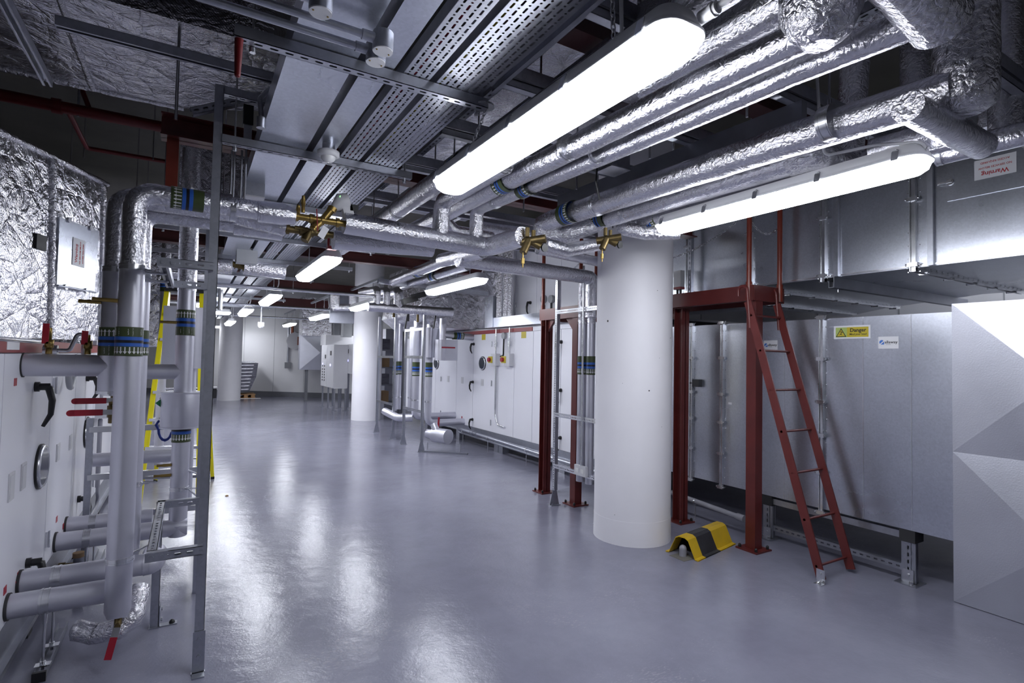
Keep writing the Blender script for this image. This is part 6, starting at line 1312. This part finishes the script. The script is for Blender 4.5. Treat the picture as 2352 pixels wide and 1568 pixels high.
t = thing('insulated_duct', 'foil-wrapped duct above the distant diamond-folded duct', 'duct', ((a.x+b_.x)/2, Yd, a.z)); MB().box((a.x, Yd-.1, a.z), (b_.x, Yd+.5, b_.z+.3)).build('foil_wrap', 'foil_duct', t)
a, b_ = UY(17.6, 748, 792), UY(17.6, 812, 771); tag(MB().box((a.x, 17.6, a.z), (b_.x+.4, 18.4, b_.z)).build('concrete_lintel', 'grey_panel'), 'pale concrete ledge behind the control cabinets', 'ledge')
a, b_ = UY(18, 764, 771), UY(18, 771, 700); tag(MB().box((a.x, 17.8, a.z), (b_.x+.1, 18, 3.6)).build('steel_post', 'plinth_grey'), 'grey post standing behind the control cabinets', 'post')
a = UY(17.7, 789, 757); t = thing('wall_box', 'dark grey box on the ledge behind the control cabinets', 'box', a-V(0, 0, .3)); MB().box((a.x-.15, 17.1, a.z-.25), (a.x+.12, 17.4, a.z+.25)).build('body', 'grey_plastic', t)
q = UY(17.6, 798, 770); m = MB(); m.tube(bend([q, V(q.x, q.y, q.z+.75), V(q.x-.5, q.y, q.z+1.0)], .25), .045, 12); tag(m.build('conduit_bend', 'zinc_bright'), 'thick zinc conduit curving up behind the control cabinets', 'conduit')
# cables and switches on the back wall
def WB(px, py, off=.0):
    d = ray(px, py); n_ = V(-wd.y, wd.x, 0); t_ = ((wa-wn*off)-CAM).dot(n_)/d.dot(n_); return CAM+d*t_
a, b_ = WB(664, 738, .05), WB(661, 838, .05); b_ = V(a.x, a.y, b_.z)
t = thing('wall_socket', 'grey socket box at the end of a conduit dropping down the back wall', 'socket', b_); MB().tube([a, b_], .035, 10).build('conduit', 'galvanised', t); m = MB(); m.box(b_-V(.11, .08, .12), b_+V(.11, .03, .10)); m.build('box', 'grey_plastic', t)
P_ = [WB(672, 740, .1), WB(672, 780, .1), WB(672, 797, .1), WB(690, 797, .1)]
tag(MB().tube(P_, .04, 8).build('cable_drop', 'copper_pipe'), 'dark red cable curving down the back wall left of the diamond duct', 'cable')
P_ = [WB(668, 740, .1), WB(668, 798, .1)]; tag(MB().tube(P_, .03, 8).build('cable_drop', 'galvanised'), 'grey cable beside the red cable on the back wall', 'cable')
c = WB(682, 783, .3); t = thing('wall_fan', 'pale octagonal wall vent left of the diamond duct', 'vent', c-V(0, 0, .4)); m = MB(); m.tube([c, c-wn*.15], .33, 8); m.build('housing', 'grey_panel', t); m = MB(); m.box(c+V(-.02, -.3, -.15), c+V(.12, -.18, .15)); m.build('switch', 'copper_pipe', t)
# wrapped pallet
q0 = UZ(0, 545, 907); yP = 21.0; a = UY(yP, 552, 903); 
t = thing('wrapped_pallet_load', 'film-wrapped bulging load on a wooden pallet behind the farthest column', 'pallet load', (2.0, yP, 0))
xl, xr = UY(yP, 540, 880).x, UY(yP, 592, 870).x; zl, zh = .14, UY(yP, 560, 833).z
m = MB(); m.prism([V(xl, yP, zl+.12), V(xr-.25, yP, zl+.12), V(xr-.05, yP, .75), V(xr, yP, zh), V(xl, yP, zh)], (0, .9, 0)); m.build('film_wrap', 'stretch_film', t)
m = MB()
for k in range(9): z = .3+k*.12; m.bar((xl+.01, yP-.01, z), (xr-.28+.02*k, yP-.01, z+.02), .02, .03)
m.build('film_ridge', 'foil_smooth', t)
m = MB(); m.box((xl, yP, .12), (xr-.05, yP+.9, .14)); m.box((xl, yP, .0), (xr-.05, yP+.9, .02))
for x in (xl+.05, (xl+xr)/2, xr-.13): m.box((x-.06, yP+.02, .02), (x+.06, yP+.88, .12))
m.build('pallet', 'wood', t)
m = MB(); m.box((xl-.2, yP-.22, 0), (xr+.1, yP-.02, .006)); tag(m.build('film_sheet', 'paper'), 'pale sheet of film on the floor in front of the wrapped pallet', 'sheet')
q = UZ(0, 488, 915); t = thing('tool_crate', 'small dark crate on the floor left of the farthest column', 'crate', (q.x, q.y, 0)); MB().box((q.x-.3, q.y+.1, 0), (q.x+.12, q.y+.6, .34)).build('body', 'dark_rubber', t); MB().box((q.x-.32, q.y+.08, .34), (q.x+.14, q.y+.62, .38)).build('lid', 'cable_white', t)
# dark shelving seen between rack uprights
t = thing('shelving', 'shelf with cartons seen between the middle column and the racks', 'shelving', (4.4, 13.6, 0)); XX = UY(13.6, 869, 800).x; XY = UY(13.6, 884, 800).x
for z in (.35, .8, 1.25, 1.7): MB().box((XX, 13.6, z), (XY+.4, 14.1, z+.03)).build('shelf', 'galvanised_dark', t)
for x in (XX, XY+.4): MB().box((x-.02, 13.6, 0), (x+.02, 13.64, 2.1)).build('upright', 'galvanised_dark', t)
for i, z in enumerate((.38, .83, 1.28, 1.73)):
    tag(MB().box((XX+.05, 13.65, z), (XX+.32, 14.0, z+.28)).build('carton', ['cardboard', 'stretch_film', 'cardboard', 'stretch_film'][i]), ('brown carton on the lowest shelf', 'wrapped bundle on the second shelf', 'brown carton on the third shelf', 'wrapped bundle on the top shelf')[i]+' behind the left far rack', 'carton')
a = UY(14.2, 886, 790); tag(MB().box((a.x, 14.2, .02), (a.x+.6, 14.6, 2.3)).build('sheet_casing', 'stucco_sheet'), 'tall grey sheet casing beyond the left end of the right plant', 'casing')
# horizontal services near the far end
for i, (pa, pb, y) in enumerate((((485, 655), (870, 678), 8.0), ((485, 697), (800, 712), 11.2), ((490, 728), (860, 735), 15.2))):
    a, b_ = UY(y, *pa), UY(y, *pb); z = (a.z+b_.z)/2; m = MB(); m.tube([V(a.x-.5, y, z), V(b_.x, y, z)], .022, 10)
    tag(m.build('conduit', 'zinc_bright'), 'thin crosswise conduit under the trays, %s from the camera' % ('nearest', 'second', 'farthest')[i], 'conduit')
pipe('insulated_pipe', 'short crumpled foil pipe hanging in the distance left of the trays', 'pipe', [('foil_lagging', 'foil_rough', [UY(6.9, 560, 610), UY(6.9, 655, 622)], .10)], UY(6.9, 600, 615), 'distant foil pipes left of the trays')
pipe('insulated_pipe', 'short crumpled foil pipe hanging by the tall post in the distance', 'pipe', [('foil_lagging', 'foil_rough', [UY(6.9, 470, 606), UY(6.9, 533, 612)], .09)], UY(6.9, 500, 608), 'distant foil pipes left of the trays')
vt = thing('valve_assembly', 'small distant brass valve set between two crumpled foil pipes', 'valve', UY(6.9, 545, 612)); yvalve(vt, UY(6.9, 530, 605), UY(6.9, 565, 614), .035, 'valve_body', 'bronze'); m = MB(); q = UY(6.85, 545, 600); m.tube([q, q+V(-.03, 0, .12)], .02, 8); m.build('test_point', 'brass', vt)
q = UY(6.4, 567, 590); tag(MB().box((q.x-.1, 6.35, q.z-.07), (q.x+.1, 6.5, q.z+.09)).build('junction_box', 'grey_plastic'), 'dark grey box above the distant brass valve set', 'box')
t = thing('insulated_duct', 'shiny crumpled foil duct in the distance between the post and the trays', 'duct', (-1, 8.9, 2.6)); m = MB(); m.box((-2.2, 8.8, 2.66), (.15, 9.7, 3.4)); m.build('foil_wrap', 'foil_duct', t)
m = MB(); a = UY(9, 507, 665); m.box((a.x-.3, 9, a.z-.05), (a.x, 9.2, a.z+.02)); m.tube([a+V(0, 0, 0), a+V(0, 0, -.3)], .03, 8); tag(m.build('bracket', 'zinc_bright'), 'pale angled bracket right of the tall post in the distance', 'bracket')
m = MB(); m.box((1.02, 4.95, 2.50), (1.10, 5.02, 2.53)); m.tube([(1.03, 4.98, 2.53), (1.03, 4.98, 2.6)], .01, 6); tag(m.build('beam_clip', 'signal_red'), 'small red clip above the second light of the left row', 'clip')
c = UX(4.35, 1563, 640); t = thing('safety_switch', 'grey and red safety switch box beside the column above the platform', 'switch', (4.3, c.y, c.z-.1)); MB().box((4.30, c.y-.045, c.z-.09), (4.36, c.y+.045, c.z+.08)).build('body', 'grey_panel', t); MB().box((4.298, c.y-.046, c.z-.115), (4.362, c.y+.046, c.z-.09)).build('red_base', 'signal_red', t)
m = MB(); m.tube([(4.33, c.y-.02, c.z-.115), (4.33, c.y-.02, c.z-.2)], .012, 8); m.tube([(4.33, c.y+.02, c.z-.115), (4.33, c.y+.02, c.z-.2)], .012, 8); m.build('cable_gland', 'black_plastic', t)
m = MB(); strut(m, (4.40, c.y-.09, 2.2), (4.40, c.y-.09, 3.3), (-1, 0, 0)); tag(m.build('strut_post', GS), 'upright strut beside the column behind the safety switch', 'strut')

q = UZ(0, 521, 1139); tag(MB().dome((q.x, q.y, 0), (0, 0, 1), .018, .014, 7, 3).build('stone_chip', 'cardboard'), 'small brown stone chip lying on the floor right of the tall strut post', 'debris')
# ================================================================ render look
w = bpy.data.worlds.new('world'); scene.world = w; w.use_nodes = True
w.node_tree.nodes['Background'].inputs[0].default_value = (.05, .05, .06, 1); w.node_tree.nodes['Background'].inputs[1].default_value = .3
vs = scene.view_settings; scene.display_settings.display_device = 'sRGB'; vs.view_transform = 'Standard'; vs.look = 'None'; vs.exposure = 0.95; vs.gamma = 1; vs.use_curve_mapping = False
scene.cycles.use_denoising = True; scene.cycles.max_bounces = 8; scene.cycles.transparent_max_bounces = 12
scene.cycles.sample_clamp_indirect = 6.
